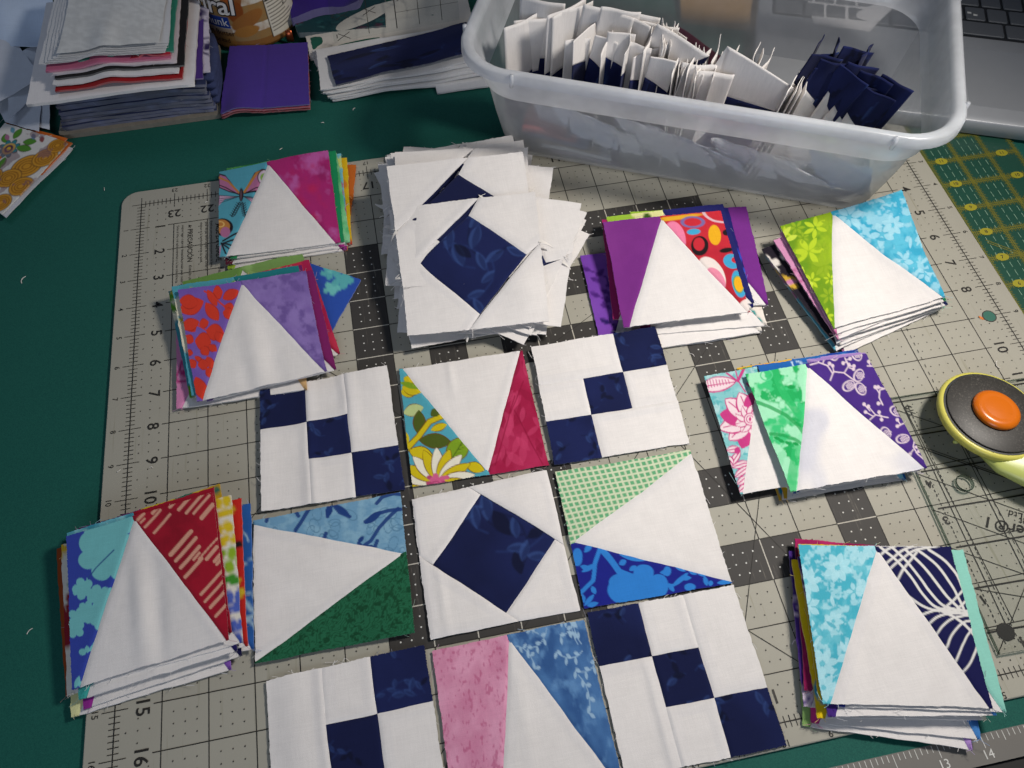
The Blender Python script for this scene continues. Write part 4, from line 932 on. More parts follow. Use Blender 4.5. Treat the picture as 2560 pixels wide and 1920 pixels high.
# ------------------------------------------------------------------ plastic storage box
U = np.array([.906, -.423]); Nn = np.array([.423, .906])
def bx(u, n, z=0.0): return (u * U[0] + n * Nn[0], u * U[1] + n * Nn[1], z)
def plastic(name, haze, tint, blur, rough=.25):
    m, N, L, b = new_mat(name); out = N['Material Output']; N.remove(b)
    geo = N.new('ShaderNodeNewGeometry').outputs['Position']; ns = noise_node(N, L, 25, 3, .6, geo)
    tr = N.new('ShaderNodeBsdfTransparent'); tr.inputs[0].default_value = (*tint, 1)
    rf = N.new('ShaderNodeBsdfRefraction'); rf.inputs['Color'].default_value = (*tint, 1); rf.inputs['Roughness'].default_value = rough; rf.inputs['IOR'].default_value = 1.12
    df = N.new('ShaderNodeBsdfDiffuse'); df.inputs[0].default_value = (.80, .83, .88, 1)
    tl = N.new('ShaderNodeBsdfTranslucent'); tl.inputs[0].default_value = (.82, .85, .90, 1)
    gl_ = N.new('ShaderNodeBsdfGlossy'); gl_.inputs['Roughness'].default_value = .22; gl_.inputs[0].default_value = (1, 1, 1, 1)
    def mx(f, a, c):
        n = N.new('ShaderNodeMixShader'); L.new(a, n.inputs[1]); L.new(c, n.inputs[2])
        if isinstance(f, float): n.inputs[0].default_value = f
        else: L.new(f, n.inputs[0])
        return n.outputs[0]
    clear = mx(blur, tr.outputs[0], rf.outputs[0]); milk = mx(.45, df.outputs[0], tl.outputs[0])
    mr = N.new('ShaderNodeMapRange'); mr.inputs[1].default_value = .3; mr.inputs[2].default_value = .7; mr.inputs[3].default_value = haze * .8; mr.inputs[4].default_value = min(haze * 1.2, 1); L.new(ns.outputs[0], mr.inputs[0])
    body = mx(mr.outputs[0], clear, milk)
    lw = N.new('ShaderNodeLayerWeight'); lw.inputs[0].default_value = .5; pw_ = N.new('ShaderNodeMath'); pw_.operation = 'POWER'; L.new(lw.outputs['Facing'], pw_.inputs[0]); pw_.inputs[1].default_value = 3.0
    fr = N.new('ShaderNodeMath'); fr.operation = 'MULTIPLY_ADD'; L.new(pw_.outputs[0], fr.inputs[0]); fr.inputs[1].default_value = .3; fr.inputs[2].default_value = .03
    L.new(mx(fr.outputs[0], body, gl_.outputs[0]), out.inputs['Surface']); return m
m_clear = plastic('clear_plastic', .37, (.97, .98, .99), .18, .3)
m_band2 = plastic('frosted_plastic', .76, (.97, .98, .99), .2, .45)
m_rim = plastic('rim_plastic', .76, (.97, .98, .99), .15, .4)
uc, nc = 16.02, 7.85; bxc = bx(uc, nc, 0)
BXB = (bxc[0], bxc[1], 0.02)
BOX = empty('storage_box', BXB, 'clear frosted plastic storage box filled with standing white and navy quilt blocks', 'storage box')
def ringb(hu, hn, r, z): return rrect(hu, hn, r, z, 10, (bxc[0], bxc[1]), U, Nn)
MB().loops([ringb(5.55, 2.75, .9, .03), ringb(5.8, 2.98, 1.05, .1), ringb(5.93, 3.1, 1.15, .35), ringb(6.12, 3.32, 1.2, 1.4), ringb(6.3, 3.55, 1.25, 2.62)], True, False).build('lower_wall', m_clear, BOX, BXB, True)
MB().loops([ringb(6.3, 3.55, 1.25, 2.62), ringb(6.4, 3.65, 1.3, 2.72), ringb(6.52, 3.78, 1.35, 3.3), ringb(6.58, 3.84, 1.35, 3.78)], False, False).build('upper_band', m_band2, BOX, BXB, True)
RIM = MB().loops([ringb(6.58, 3.84, 1.35, 3.78), ringb(6.62, 3.88, 1.36, 3.92), ringb(6.7, 3.96, 1.4, 3.99), ringb(6.84, 4.10, 1.5, 4.0), ringb(6.91, 4.17, 1.53, 3.96), ringb(6.92, 4.18, 1.54, 3.68)], False, False).build('rim', m_rim, BOX, BXB, True)
for su, sn in ((-1, -1), (1, -1), (1, 1), (-1, 1)):   # small ribs where the corner mouldings start
    for a, b in ((5.1, 4.2), (6.93, 2.4)):
        p = bx(uc + su * a, nc + sn * b); MB().loops([[(p[0] + .06 * math.cos(t), p[1] + .06 * math.sin(t), z) for t in np.linspace(0, 6.283, 8, endpoint=False)] for z in (3.62, 4.01)]).build('rim_rib', m_rim, RIM, BXB, True)

# ---- blocks filed on edge in the box
INB = 'blocks filed on edge in the plastic box'
gB = np.random.default_rng(17)
def filed(u, n, yaw, lean, top, label, kind, curl=0.1, wd=1.4, size=3.5, roll=0, seed=0):
    """a block standing on its lower edge; yaw turns its face from the box's long axis"""
    a = math.radians(yaw); f = np.array([math.cos(a), math.sin(a)])            # face normal in (u,n)
    t = np.array([-f[1], f[0]]); L = math.radians(lean); z0 = top - size
    def pt(s, h):
        x = u + t[0] * s + f[0] * h * math.sin(L); y = n + t[1] * s + f[1] * h * math.sin(L); return np.array(bx(x, y, z0 + h * math.cos(L)))
    h2 = size / 2; r = math.radians(roll); P = []
    for s, h in ((-wd / 2, size), (wd / 2, size), (wd / 2, 0), (-wd / 2, 0)):
        ss, hh = s, h - h2; P.append(pt(ss * math.cos(r) - hh * math.sin(r), ss * math.sin(r) + hh * math.cos(r) + h2))
    if kind == 'tri_low': pp = [('white_patch', [(0, 0), (1, 0), (1, .5), (0, .6)], P_white, 16), ('navy_patch', [(0, .6), (1, .5), (1, 1), (0, 1)], P_navy(seed, .3), 16)]
    elif kind == 'tri_mid': pp = [('white_patch', [(0, 0), (1, 0), (1, .34), (0, .22)], P_white, 16), ('navy_patch', [(0, .22), (1, .34), (1, 1), (0, 1)], P_navy(seed, .3), 16)]
    elif kind == 'diag': pp = [('white_patch', [(0, 0), (1, 0), (.25, .62), (0, .5)], P_white, 16), ('navy_patch', [(1, 0), (1, 1), (.25, .62)], P_navy(seed, .3), 16), ('white_patch', [(0, .5), (.25, .62), (1, 1), (0, 1)], P_white, 16)]
    elif kind == 'navy_top': pp = [('navy_patch', [(0, 0), (1, 0), (1, .5), (0, .3)], P_navy(seed, .3), 18), ('white_patch', [(0, .3), (1, .5), (1, 1), (0, 1)], P_white, 14)]
    elif kind == 'corner': pp = [('white_patch', [(0, 0), (1, 0), (1, .26), (.2, .42), (0, .4)], P_white, 18), ('navy_patch', [(.2, .42), (1, .26), (1, .8), (.35, 1)], P_navy(seed, .4), 18), ('white_patch', [(0, .4), (.2, .42), (.35, 1), (0, 1)], P_white, 12)]
    else: pp = [('white_patch', [(0, 0), (1, 0), (1, 1), (0, 1)], P_white, 18)]
    nrm = np.array([*(f[0] * U + f[1] * Nn), 0])
    c = np.array(P); base = c.mean(0); base[2] = c[:, 2].min(); root = empty('filed_block', base, label, 'quilt block', INB); ph = gB.uniform(0, 6.28); fu = gB.uniform(2, 4)
    for pn, poly, paint, nn in pp:
        uv, F, bd = grid_poly(poly, nn); uu, vv = uv[:, :1], uv[:, 1:]
        Q = (c[0] * (1 - uu) + c[1] * uu) * (1 - vv) + (c[3] * (1 - uu) + c[2] * uu) * vv
        d = curl * (1 - vv) ** 2 * 1.5 + .03 * np.sin(fu * uu * 2 + ph) * (1 - vv * .5) + .015 * np.sin(7 * uu + ph * 2)
        Q = Q + nrm * d; cv = CV(uv[:, 0] * 350, uv[:, 1] * 350); paint(cv)
        Q2 = Q + nrm * .02; nV = len(Q); F2 = list(F) + [tuple(i + nV for i in q[::-1]) for q in F] + [(bd[i], bd[(i + 1) % len(bd)], bd[(i + 1) % len(bd)] + nV, bd[i] + nV) for i in range(len(bd))]
        mesh(pn, np.r_[Q, Q2], F2, FAB, root, base, True, np.r_[cv.c, cv.c])
    return root
u0 = uc - 5.3
spec = [(10.75, 6.1, -40, 0, 3.95, 'tri_low', 1.4, 0), (10.85, 6.3, -60, 0, 3.9, 'tri_low', 1.4, -6), (11.1, 6.4, -92, -2, 4.35, 'tri_low', 1.35, 0), (11.85, 6.4, -40, 0, 4.4, 'tri_low', 1.4, 0), (12.05, 6.4, -45, 0, 4.35, 'tri_low', 1.4, 0), (12.85, 6.3, -92, -3, 4.4, 'tri_low', 1.5, -7)]
for i in range(6): spec.append((13.2 + .3 * i, 6.5 + .1 * i, -92 + (-1) ** i * 9 + gB.uniform(-6, 6), 1 + gB.uniform(-3, 3), 4.4 - .08 * i + (-1) ** i * .07, 'tri_low', 1.15, -6 + gB.uniform(-7, 4)))
for i in range(6): spec.append((14.35 + .11 * i, 6.2 + gB.uniform(-.15, .15), 2 + gB.uniform(-10, 10), 2 + gB.uniform(-3, 3), 4.1 + gB.uniform(-.15, .1), 'plain', 1.3, gB.uniform(-6, 2)))
spec.append((14.75, 5.95, -100, -4, 4.3, 'diag', 1.7, -18))
for i in range(9): spec.append((15.15 + .12 * i, 5.9 + gB.uniform(-.15, .15), 0 + gB.uniform(-12, 12), 2 + gB.uniform(-4, 4), 3.75 + gB.uniform(-.2, .1), 'plain', 1.3, gB.uniform(-4, 4)))
for i in range(5): spec.append((16.3 + .3 * i, 6.5 + gB.uniform(-.15, .15), -6 + gB.uniform(-12, 12), 3 + gB.uniform(-4, 4), 3.7 + gB.uniform(-.15, .1), 'plain', 1.2, gB.uniform(-4, 4)))
spec += [(15.85, 5.6, -84, 0, 3.75, 'plain', .95, 0), (16.25, 5.6, -80, 0, 3.7, 'plain', 1.0, -3), (16.95, 5.45, -100, -5, 4.05, 'corner', 2.2, -18)]
for i in range(4): spec.append((18.0 + .1 * i, 5.6 + .04 * i, -20 + 5 * i, 10, 3.9 - .05 * i, 'plain', 1.2, -4))
for i in range(5): spec.append((18.75 + .19 * i, 5.9 - .03 * i, -70 - 9 * i + gB.uniform(-8, 8), 1, 4.3 - .03 * i + (-1) ** i * .16, 'navy_top', .95, -12 + gB.uniform(-5, 5)))
for i in range(5): spec.append((19.75 + .24 * i, 5.8 - .04 * i, -75 - 9 * i + gB.uniform(-8, 8), 2, 4.2 - .03 * i + (-1) ** i * .16, 'navy_top', .95, -14 + gB.uniform(-5, 5)))
ordn = ['first', 'second', 'third', 'fourth', 'fifth', 'sixth', 'seventh', 'eighth', 'ninth', 'tenth', 'eleventh', 'twelfth', 'thirteenth', 'fourteenth', 'fifteenth', 'sixteenth', 'seventeenth', 'eighteenth', 'nineteenth', 'twentieth',
        'twenty-first', 'twenty-second', 'twenty-third', 'twenty-fourth', 'twenty-fifth', 'twenty-sixth', 'twenty-seventh', 'twenty-eighth', 'twenty-ninth', 'thirtieth', 'thirty-first', 'thirty-second', 'thirty-third', 'thirty-fourth', 'thirty-fifth', 'thirty-sixth', 'thirty-seventh', 'thirty-eighth', 'thirty-ninth', 'fortieth', 'forty-first', 'forty-second', 'forty-third', 'forty-fourth', 'forty-fifth', 'forty-sixth', 'forty-seventh', 'forty-eighth', 'forty-ninth', 'fiftieth', 'fifty-first', 'fifty-second', 'fifty-third', 'fifty-fourth', 'fifty-fifth', 'fifty-sixth', 'fifty-seventh', 'fifty-eighth', 'fifty-ninth', 'sixtieth', 'sixty-first', 'sixty-second', 'sixty-third', 'sixty-fourth', 'sixty-fifth', 'sixty-sixth', 'sixty-seventh', 'sixty-eighth', 'sixty-ninth', 'seventieth']
kd = {'tri_mid': 'white topped block with a slanted navy piece', 'tri_low': 'white block with a navy lower piece', 'plain': 'plain white edged block', 'corner': 'white block showing a tilted navy piece', 'navy_top': 'block with a pointed navy top', 'diag': 'white block with a navy corner'}
for i in range(9): spec.append((12.3 + .3 * i, 5.75 + gB.uniform(-.15, .15), (-70, -25, -100, -10, -85, 5, -105, -40, -95)[i] + gB.uniform(-6, 6), gB.uniform(-3, 4), 3.95 + gB.uniform(-.15, .2), 'tri_mid' if i % 3 else 'plain', (.75, 1.2, .7, 1.2, .8, 1.2, .7, 1.1, .75)[i], gB.uniform(-8, 3)))
for i in range(5): spec.append((18.6 + .36 * i, 6.35 + gB.uniform(-.1, .1), (-15, -60, -5, -80, -20)[i], gB.uniform(-3, 4), 4.25 + gB.uniform(-.15, .15), 'navy_top', .9, gB.uniform(-12, 2)))
spec.sort(key=lambda q_: q_[0])
for i, (a, b, yw, ln, tz, kn, wd_b, rl_) in enumerate(spec):
    filed(a, b, yw, ln, tz, '%s, %s from the left in the box' % (kd[kn], ordn[i]), kn, gB.uniform(-.1, .1), wd_b, 3.2 if kn == 'navy_top' else 3.3, rl_, i)
# ---- loose pieces lying in the box, seen through the wall
LB = 'loose fabric lying at the bottom of the box'
def sheet(name, label, cat, corners, col, disp=None, n=20, thick=.03, group=None, paint=None, parent=None, wob=.01):
    return fabric_block(name, label, cat, group, corners, [('cloth', [(0, 0), (1, 0), (1, 1), (0, 1)], paint or P_solid(col), n)], disp, None, thick, wob)
for i in range(10):
    a = u0 + .5 + .85 * i; lean = gB.uniform(.7, 1.6)
    c = [bx(a, nc - 2.75, 1.9 - .05 * i + gB.uniform(-.2, .3)), bx(a + 2.4, nc - 2.7, 1.2 + gB.uniform(-.4, .3)), bx(a + 2.6, nc - 2.1, .15), bx(a + .3, nc - 2.0, .3)]
    sheet('white_scrap', 'white fabric scrap leaning inside the box front, %s from the left' % ordn[i], 'fabric scrap', c, '#dcdde0' if i % 3 else '#c8ccd8', make_disp([], 200 + i, .05), 10, group=LB)
for i in range(9):
    a = u0 + 1.6 + .95 * i + gB.uniform(-.2, .2); zt = 2.25 - .02 * i + gB.uniform(-.5, .15); fr_ = nc - 3.05
    c = [bx(a - .6, fr_ + .1, zt), bx(a + 1.3, fr_ + .12, zt - gB.uniform(.3, .9)), bx(a + 1.7, fr_ + .45, .35 + gB.uniform(0, .3)), bx(a + .1, fr_ + .5, .55 + gB.uniform(0, .5))]
    sheet('pale_scrap', 'pale fabric scrap pressed against the box front, %s from the left' % ordn[i], 'fabric scrap', c, '#eceef2' if i % 4 else '#d4dcec', make_disp([], 260 + i, .04), 14, group=LB, wob=.06)
for i, (cl, nm) in enumerate((('#b05a58', 'coral'), ('#3a5a80', 'slate blue'), ('#8a7a5c', 'tan'), ('#d0d4d8', 'pale grey'), ('#6a6078', 'mauve'))):
    z = .95 - .17 * i; c = [bx(u0 + .2 + .22 * i, nc - 2.85, z), bx(u0 + 1.9 + .4 * i, nc - 2.75, z - .15), bx(u0 + 2.1, nc + .4, z - .2), bx(u0 + .1, nc + .4, z - .05)]
    sheet('folded_scrap', '%s folded scrap low in the left end of the box' % nm, 'fabric scrap', c, cl, make_disp([(.2, .2, .3, .5, .1)], 230 + i, .02), 10, .12, LB)
sheet('pink_scrap', 'dusty pink fabric corner rising behind the filed white blocks', 'fabric scrap', [bx(u0 + 4.2, nc + .3, 3.1), bx(u0 + 6.2, nc - .3, 2.6), bx(u0 + 6.0, nc + .2, .3), bx(u0 + 3.6, nc + .6, .3)], '#b9788c', make_disp([], 240, .04), 12)

# ------------------------------------------------------------------ laptop behind the box
LU = np.array([.925, -.381]); LN_ = np.array([.381, .925]); L0 = np.array([25.92, -1.9]) - LU * 6.5
def lp(u, n, z): p = L0 + LU * u + LN_ * n; return (p[0], p[1], z)
lb = lp(7, 4, -.1); LAP = empty('laptop', lb, 'grey laptop with its keyboard and palm rest beside the box', 'laptop')
m_lap = plain('laptop_grey', '#a3a6aa', .42, .05, 80, .1, 2500, .25); m_key = plain('key_grey', '#5c5f63', .45, .05, 80, .05, 2000, .1); m_edge = plain('laptop_edge', '#a8aaac', .3, .04, 50, 0, 1, .4)
def slab(u0_, u1, n0, n1, z0, z1, r, bev=.03):
    c = lp((u0_ + u1) / 2, (n0 + n1) / 2, 0); f = lambda i, z: rrect((u1 - u0_) / 2 - i, (n1 - n0) / 2 - i, r, z, 5, (c[0], c[1]), LU, LN_)
    return MB().loops([f(bev, z0), f(0, z0 + bev), f(0, z1 - bev), f(bev, z1)])
slab(0, 14.2, 0, 9.6, .0, .55, .4, .05).build('base', m_lap, LAP, lb, True)
slab(.05, 14.15, .02, 9.5, .3, .36, .4, .01).build('edge_trim', m_edge, LAP, lb)
slab(.5, 13.7, 4.35, 8.7, .545, .556, .1, .004).build('keyboard_well', plain('well_dark', '#232528', .6), LAP, lb)
for r_ in range(5):
    n0 = 4.45 + .84 * r_; off = (.0, .35, .2, .1, .0)[r_]
    x = .6 + off
    while x < 13.4:
        wd = .75
        if r_ == 0 and 4.4 < x < 5.2: wd = 3.9
        elif (x < 1.2 or x > 12.2): wd = 1.05
        wd = min(wd, 13.6 - x)
        if wd > .3: KEY = slab(x, x + wd - .09, n0, n0 + .72, .55, .615, .06, .02).build('key', m_key, LAP, lb)
        x += wd
slab(7.0, 11.2, .75, 3.75, .548, .556, .12, .003).build('touchpad', plain('pad_grey', '#989b9f', .35, .04, 60, 0, 1, .2), LAP, lb)
for (x, n) in ((7.3, 5.6), (7.5, 5.5)): MB().quad(lp(x, n, .617), lp(x + .14, n, .617), lp(x + .14, n + .1, .617), lp(x, n + .1, .617)).build('key_symbol', m_wprint, KEY, lb)

# ------------------------------------------------------------------ dark green plate with yellow grid, right of the grey mat
qb = (28, -8, -.1); QM = empty('green_grid_ruler', qb, 'dark green ruler plate with yellow toothed grid beside the grey mat', 'ruler')
m_q = plain('deep_green', '#1f4a3c', .35, .08, 40, 0, 1, 0, .5); m_y = plain('yellow_ink', '#6d6a1c', .6, .3, 300); m_y2 = plain('yellow_oval', '#98901e', .6); m_wd = plain('pale_dash', '#7fa08a', .6)
qa = math.radians(-.6); qx, qy = 24.66, -.2
def qp(x, y, z): return (qx + x * math.cos(qa) + y * math.sin(qa), qy - y + x * math.sin(qa), z)
MB().add([qp(0, 0, -.095), qp(3.1, 0, -.095), qp(3.1, 14, -.095), qp(0, 14, -.095), qp(0, 0, -.02), qp(3.1, 0, -.02), qp(3.1, 14, -.02), qp(0, 14, -.02)], [(0, 1, 2, 3), (7, 6, 5, 4), (0, 4, 5, 1), (1, 5, 6, 2), (2, 6, 7, 3), (3, 7, 4, 0)]).build('plate', m_q, QM, qb)
yl = MB(); wd_ = MB(); gQ = np.random.default_rng(3)
def sline(x0, y0, x1, y1, w): p, q = qp(x0, y0, -.014), qp(x1, y1, -.014); yl.seg(p[0], p[1], q[0], q[1], w, -.014 + gQ.uniform(0, .001))
for r_ in range(0, 15):
    y = .9 + r_
    for dy in (-.035, .035): sline(0, y + dy, 3.1, y + dy, .03)
    for k in range(0, 50): sline(.062 * k, y - .1 - .04 * (k % 2), .062 * k, y + .1 + .04 * ((k + 1) % 2), .022)
    for j in range(1, 4):
        for (a, b) in ((.2, .4), (.5, .72), (.8, .92)):
            for c_ in (0, 1): p, q = qp(.02 + 1.05 * c_ + .25 * j + .07, y + a, -.014), qp(.02 + 1.05 * c_ + .25 * j + .07, y + b, -.014); wd_.seg(p[0], p[1], q[0], q[1], .018, -.014)
for x in (0.03, 1.05, 2.1, 3.05):
    for dx in (-.03, .03): sline(x + dx, 0, x + dx, 14, .026)
    for k in range(0, 224): sline(x - .09 - .03 * (k % 2), .0625 * k, x + .09 + .03 * ((k + 1) % 2), .0625 * k, .02)
sline(.3, 6.2, 3.0, 8.5, .03); sline(.3, 6.3, 3.0, 8.6, .03)
tag(yl.build('yellow_grid', m_y, QM, qb), kind='stuff'); tag(wd_.build('pale_dashes', m_wd, QM, qb), kind='stuff')
for r_ in range(0, 13):
    for xx in (.47, 2.55):
        p = qp(xx, .9 + r_ + (1.0 if xx > 1 else 1.0), -.009)
        num = 12 - r_ if xx > 1 else 12 - r_
        if num < 1: continue
        MB().add([(p[0] + .2 * math.cos(t), p[1] + .14 * math.sin(t), -.0095) for t in np.linspace(0, 6.283, 20, endpoint=False)], [tuple(range(20))]).build('number_oval', m_y2, QM, qb)
        text(str(num), .17, p[0], p[1], -.008, 0, m_ink, QM, qb, bold=.006)

# ------------------------------------------------------------------ clear acrylic square ruler under the cutter
def acrylic(name, edge=False):
    m, N, L, b = new_mat(name); out = N['Material Output']; N.remove(b)
    tr = N.new('ShaderNodeBsdfTransparent'); tr.inputs[0].default_value = (.965, .975, .97, 1) if not edge else (.25, .32, .3, 1)
    g_ = N.new('ShaderNodeBsdfGlossy'); g_.inputs['Roughness'].default_value = .09
    lw = N.new('ShaderNodeLayerWeight'); lw.inputs[0].default_value = .5; pw_ = N.new('ShaderNodeMath'); pw_.operation = 'POWER'; L.new(lw.outputs['Facing'], pw_.inputs[0]); pw_.inputs[1].default_value = 4.0
    fr = N.new('ShaderNodeMath'); fr.operation = 'MULTIPLY_ADD'; L.new(pw_.outputs[0], fr.inputs[0]); fr.inputs[1].default_value = .6; fr.inputs[2].default_value = .025
    mx = N.new('ShaderNodeMixShader'); L.new(fr.outputs[0], mx.inputs[0]); L.new(tr.outputs[0], mx.inputs[1]); L.new(g_.outputs[0], mx.inputs[2]); L.new(mx.outputs[0], out.inputs['Surface']); return m
m_acr = acrylic('acrylic'); m_acre = acrylic('acrylic_edge', True)
ra = math.radians(1.8); rx, ry = 19.27, -17.6
def rp(x, y, z): return (rx + x * math.cos(ra) + y * math.sin(ra) * -1 + 0, ry + x * math.sin(ra) + y * math.cos(ra), z)
ra = math.radians(-1.9)
rb0 = rp(3.25, 3.25, .01); AR = empty('acrylic_square_ruler', rb0, 'clear acrylic square ruler with black lines lying under the rotary cutter', 'ruler')
Z0, Z1, RS = .02, .14, 6.6
cr = [(0, 0), (RS, 0), (RS, RS), (0, RS)]
MB().add([rp(x, y, Z0) for x, y in cr] + [rp(x, y, Z1) for x, y in cr], [(0, 3, 2, 1), (4, 5, 6, 7)]).build('plate', m_acr, AR, rb0)
MB().add([rp(x, y, Z0) for x, y in cr] + [rp(x, y, Z1) for x, y in cr], [(0, 1, 5, 4), (1, 2, 6, 5), (2, 3, 7, 6), (3, 0, 4, 7)]).build('plate_edge', m_acre, AR, rb0)
rl = MB(); zr = Z0 - .006
def rs(x0, y0, x1, y1, w=.022): p, q = rp(x0, y0, zr), rp(x1, y1, zr); rl.seg(p[0], p[1], q[0], q[1], w, zr + rng.uniform(0, .001))
for k in range(0, 7):
    rs(.18 if k else 0, .5 + k, RS, .5 + k, .04); rs(.5 + k, .5, .5 + k, RS, .02)
for k in range(0, 52): rs(.3, .12 * k + .2, .3, .12 * k + .27, .018); rs(.62, .12 * k + .2, .62, .12 * k + .27, .018); rs(1.6, .24 * k + .2, 1.6, .24 * k + .3, .014)
for k in range(0, 40): rs(.5 + .16 * k, .28, .56 + .16 * k, .28, .018)
for k in range(7): rs(0 + .05, .55 + k * .98, 3.6, .55 + k * .98 - 2.3 if k > 2 else .3, .016)
rs(0, 0, RS, RS, .018); rs(0, 5.4, RS, 1.2, .024)
tag(rl.build('ruler_lines', m_ink, AR, rb0), kind='stuff')
p = rp(.42, .45, zr + .003); MB().disc(p[0], p[1], .2, p[2], 28).build('black_dot', m_ink, AR, rb0)
for k in range(1, 7): p = rp(.24, .55 + k * .98 - .3, zr + .003); text(str(k), .3, p[0], p[1], p[2], 180 + 10, m_ink, AR, rb0, bold=.02)
p = rp(.62, 6.2, zr + .003); text('6½', .26, p[0], p[1], p[2], -90, m_ink, AR, rb0, bold=.006)
for (x, y) in ((1.05, 4.0),):
    p = rp(x, y, 0); MB().loops([[(p[0] + r_ * math.cos(t), p[1] + r_ * math.sin(t), z) for t in np.linspace(0, 6.283, 24, endpoint=False)] for r_, z in ((.2, Z0), (.2, Z1 + .003), (.225, Z1 + .004))], False, False).build('hang_hole', m_acre, AR, rb0)
p = RE.at(2075, 1290, .02); text('er® I', .42, p[0] + .05, p[1], zr + .003, 152, m_ink, AR, rb0, 'printed_name', .012, .15)
p = RE.at(2150, 1205, .02); text('Ltd.', .26, p[0], p[1], zr + .003, 152, m_ink, AR, rb0, 'printed_name', 0, .15)
p = RE.at(2190, 1275, .02); text('met', .26, p[0] + .2, p[1], zr + .003, 152, m_ink, AR, rb0, 'printed_name', 0, .15)

# ------------------------------------------------------------------ rotary cutter
cx, cy = 21.62, -12.22; cb = (cx, cy, .15)
RCU = empty('rotary_cutter', cb, 'lime yellow rotary cutter with black blade cover and orange knob', 'rotary cutter')
m_lime = plain('lime_plastic', '#bcc46c', .34, .05, 30, 0, 1, 0, .5); m_yel = plain('yellow_guard', '#cbc45c', .35, .05, 30); m_org = plain('orange_plastic', '#d06a0c', .28, .05, 30, 0, 1, 0, .55); m_steel = plain('blade_steel', '#b8b8b4', .22, .05, 50, 0, 1, 1.0)
def cover_mat():
    m, N, L, b = new_mat('scuffed_black'); geo = N.new('ShaderNodeNewGeometry').outputs['Position']; n1 = noise_node(N, L, 900, 2, .7, geo); n2 = noise_node(N, L, 70, 4, .6, geo)
    k = N.new('ShaderNodeMath'); k.operation = 'MULTIPLY'; L.new(ramp(N, L, n1.outputs[0], .52, .75), k.inputs[0]); L.new(ramp(N, L, n2.outputs[0], .3, .65), k.inputs[1])
    L.new(mix_rgb(N, L, k.outputs[0], tuple(lin('#34322f')), tuple(lin('#6c6862'))), b.inputs['Base Color']); b.inputs['Roughness'].default_value = .5; return m
tilt = Matrix.Rotation(math.radians(5), 3, 'Y') @ Matrix.Rotation(math.radians(-4), 3, 'X')
def lathe(prof, n=56):
    L = []
    for r_, z in prof:
        ring_ = []
        for t in np.linspace(0, 6.2832, n, endpoint=False):
            v = tilt @ Vector((r_ * math.cos(t), r_ * math.sin(t), z)); ring_.append((cx + v.x, cy + v.y, .62 + v.z))
        L.append(ring_)
    return MB().loops(L)
lathe([(.9, -.22), (1.18, -.2), (1.3, -.1), (1.33, .0), (1.31, .08), (1.24, .12), (1.2, .1)]).build('guard', m_yel, RCU, cb, True)
lathe([(1.0, .09), (1.225, .11), (1.225, .125), (1.0, .13)]).build('blade', m_steel, RCU, cb)
lathe([(.9, .12), (1.15, .14), (1.17, .155), (1.15, .17), (.5, .21), (.3, .21)]).build('blade_cover', cover_mat(), RCU, cb, True)
lathe([(.3, .2), (.56, .21), (.585, .25), (.57, .32), (.5, .375), (.42, .39), (.36, .382), (.33, .385), (.2, .40), (.08, .405)]).build('knob', m_org, RCU, cb, True)
hp = [(cx + .1, cy - .35), (cx + .35, cy - .95), (cx + .75, cy - 1.55), (cx + 1.35, cy - 2.15), (cx + 2.1, cy - 2.7), (cx + 3.0, cy - 3.2), (cx + 4.2, cy - 3.8), (cx + 5.4, cy - 4.4)]
L = []
for i, (hx_, hy_) in enumerate(hp):
    a = np.array(hp[min(i + 1, len(hp) - 1)]) - np.array(hp[max(i - 1, 0)]); a /= np.linalg.norm(a); s = np.array([-a[1], a[0]]); w_ = (1.0, 1.02, .82, .62, .55, .58, .6, .5)[i]; hgt = (.2, .24, .32, .36, .38, .4, .4, .3)[i]
    L.append([(hx_ + s[0] * w_ * math.copysign(abs(math.cos(t)) ** .8, math.cos(t)), hy_ + s[1] * w_ * math.copysign(abs(math.cos(t)) ** .8, math.cos(t)), .55 + hgt * math.copysign(abs(math.sin(t)) ** .8, math.sin(t))) for t in np.linspace(0, 6.2832, 24, endpoint=False)])
HANDLE = MB().loops(L).build('handle', m_lime, RCU, cb, True)
pz = RE.at(1745, 700, .55); MB().loops([[(pz[0] + r_ * math.cos(t) * 1.6, pz[1] + r_ * math.sin(t), .5 + z) for t in np.linspace(0, 6.2832, 12, endpoint=False)] for r_, z in ((.05, .0), (.06, .06), (.04, .1))]).build('lock_slide', m_lime, HANDLE, cb, True)

# ------------------------------------------------------------------ pile of denim, felt and paper at the upper left
def pack(name, label, cat, x0, x1, y0, y1, z, col, disp=None, n=16, thick=.05, paint=None, rot_=0.0, group=None, mat=None):
    c = np.array([(x0, y1, z), (x1, y1, z), (x1, y0, z), (x0, y0, z)], float); m_ = c.mean(0); a = math.radians(rot_); d = c - m_
    c = np.c_[d[:, 0] * math.cos(a) - d[:, 1] * math.sin(a), d[:, 0] * math.sin(a) + d[:, 1] * math.cos(a), d[:, 2]] + m_
    return fabric_block(name, label, cat, group, c, [('cloth', [(0, 0), (1, 0), (1, 1), (0, 1)], paint or P_solid(col), n)], disp, None, thick, .02, mat=mat)
def P_denim(seed):
    def f(v): v.c[:] = lin('#2a3358'); v.blotch(20, seed, .45, .7, '#4a5480', 3); v.blotch(80, seed + 3, .5, .7, '#1e2646', 3)
    return f
DG = 'denim squares stacked at the upper left'
m_board = plain('grey_batting', '#7c766c', .95, .25, 150, .6, 500)
c0 = (-.2, 6.2, -.1)
MB().loops([rrect(2.62, 2.72, .15, z, 4, (-.15, 6.3)) for z in (-.09, .02, .08)]).build('grey_batting', m_board, None, (0, 0, 0)); ob = bpy.data.objects['grey_batting']; tag(ob, 'grey fuzzy batting square at the bottom of the denim stack', 'batting')
gD = np.random.default_rng(5)
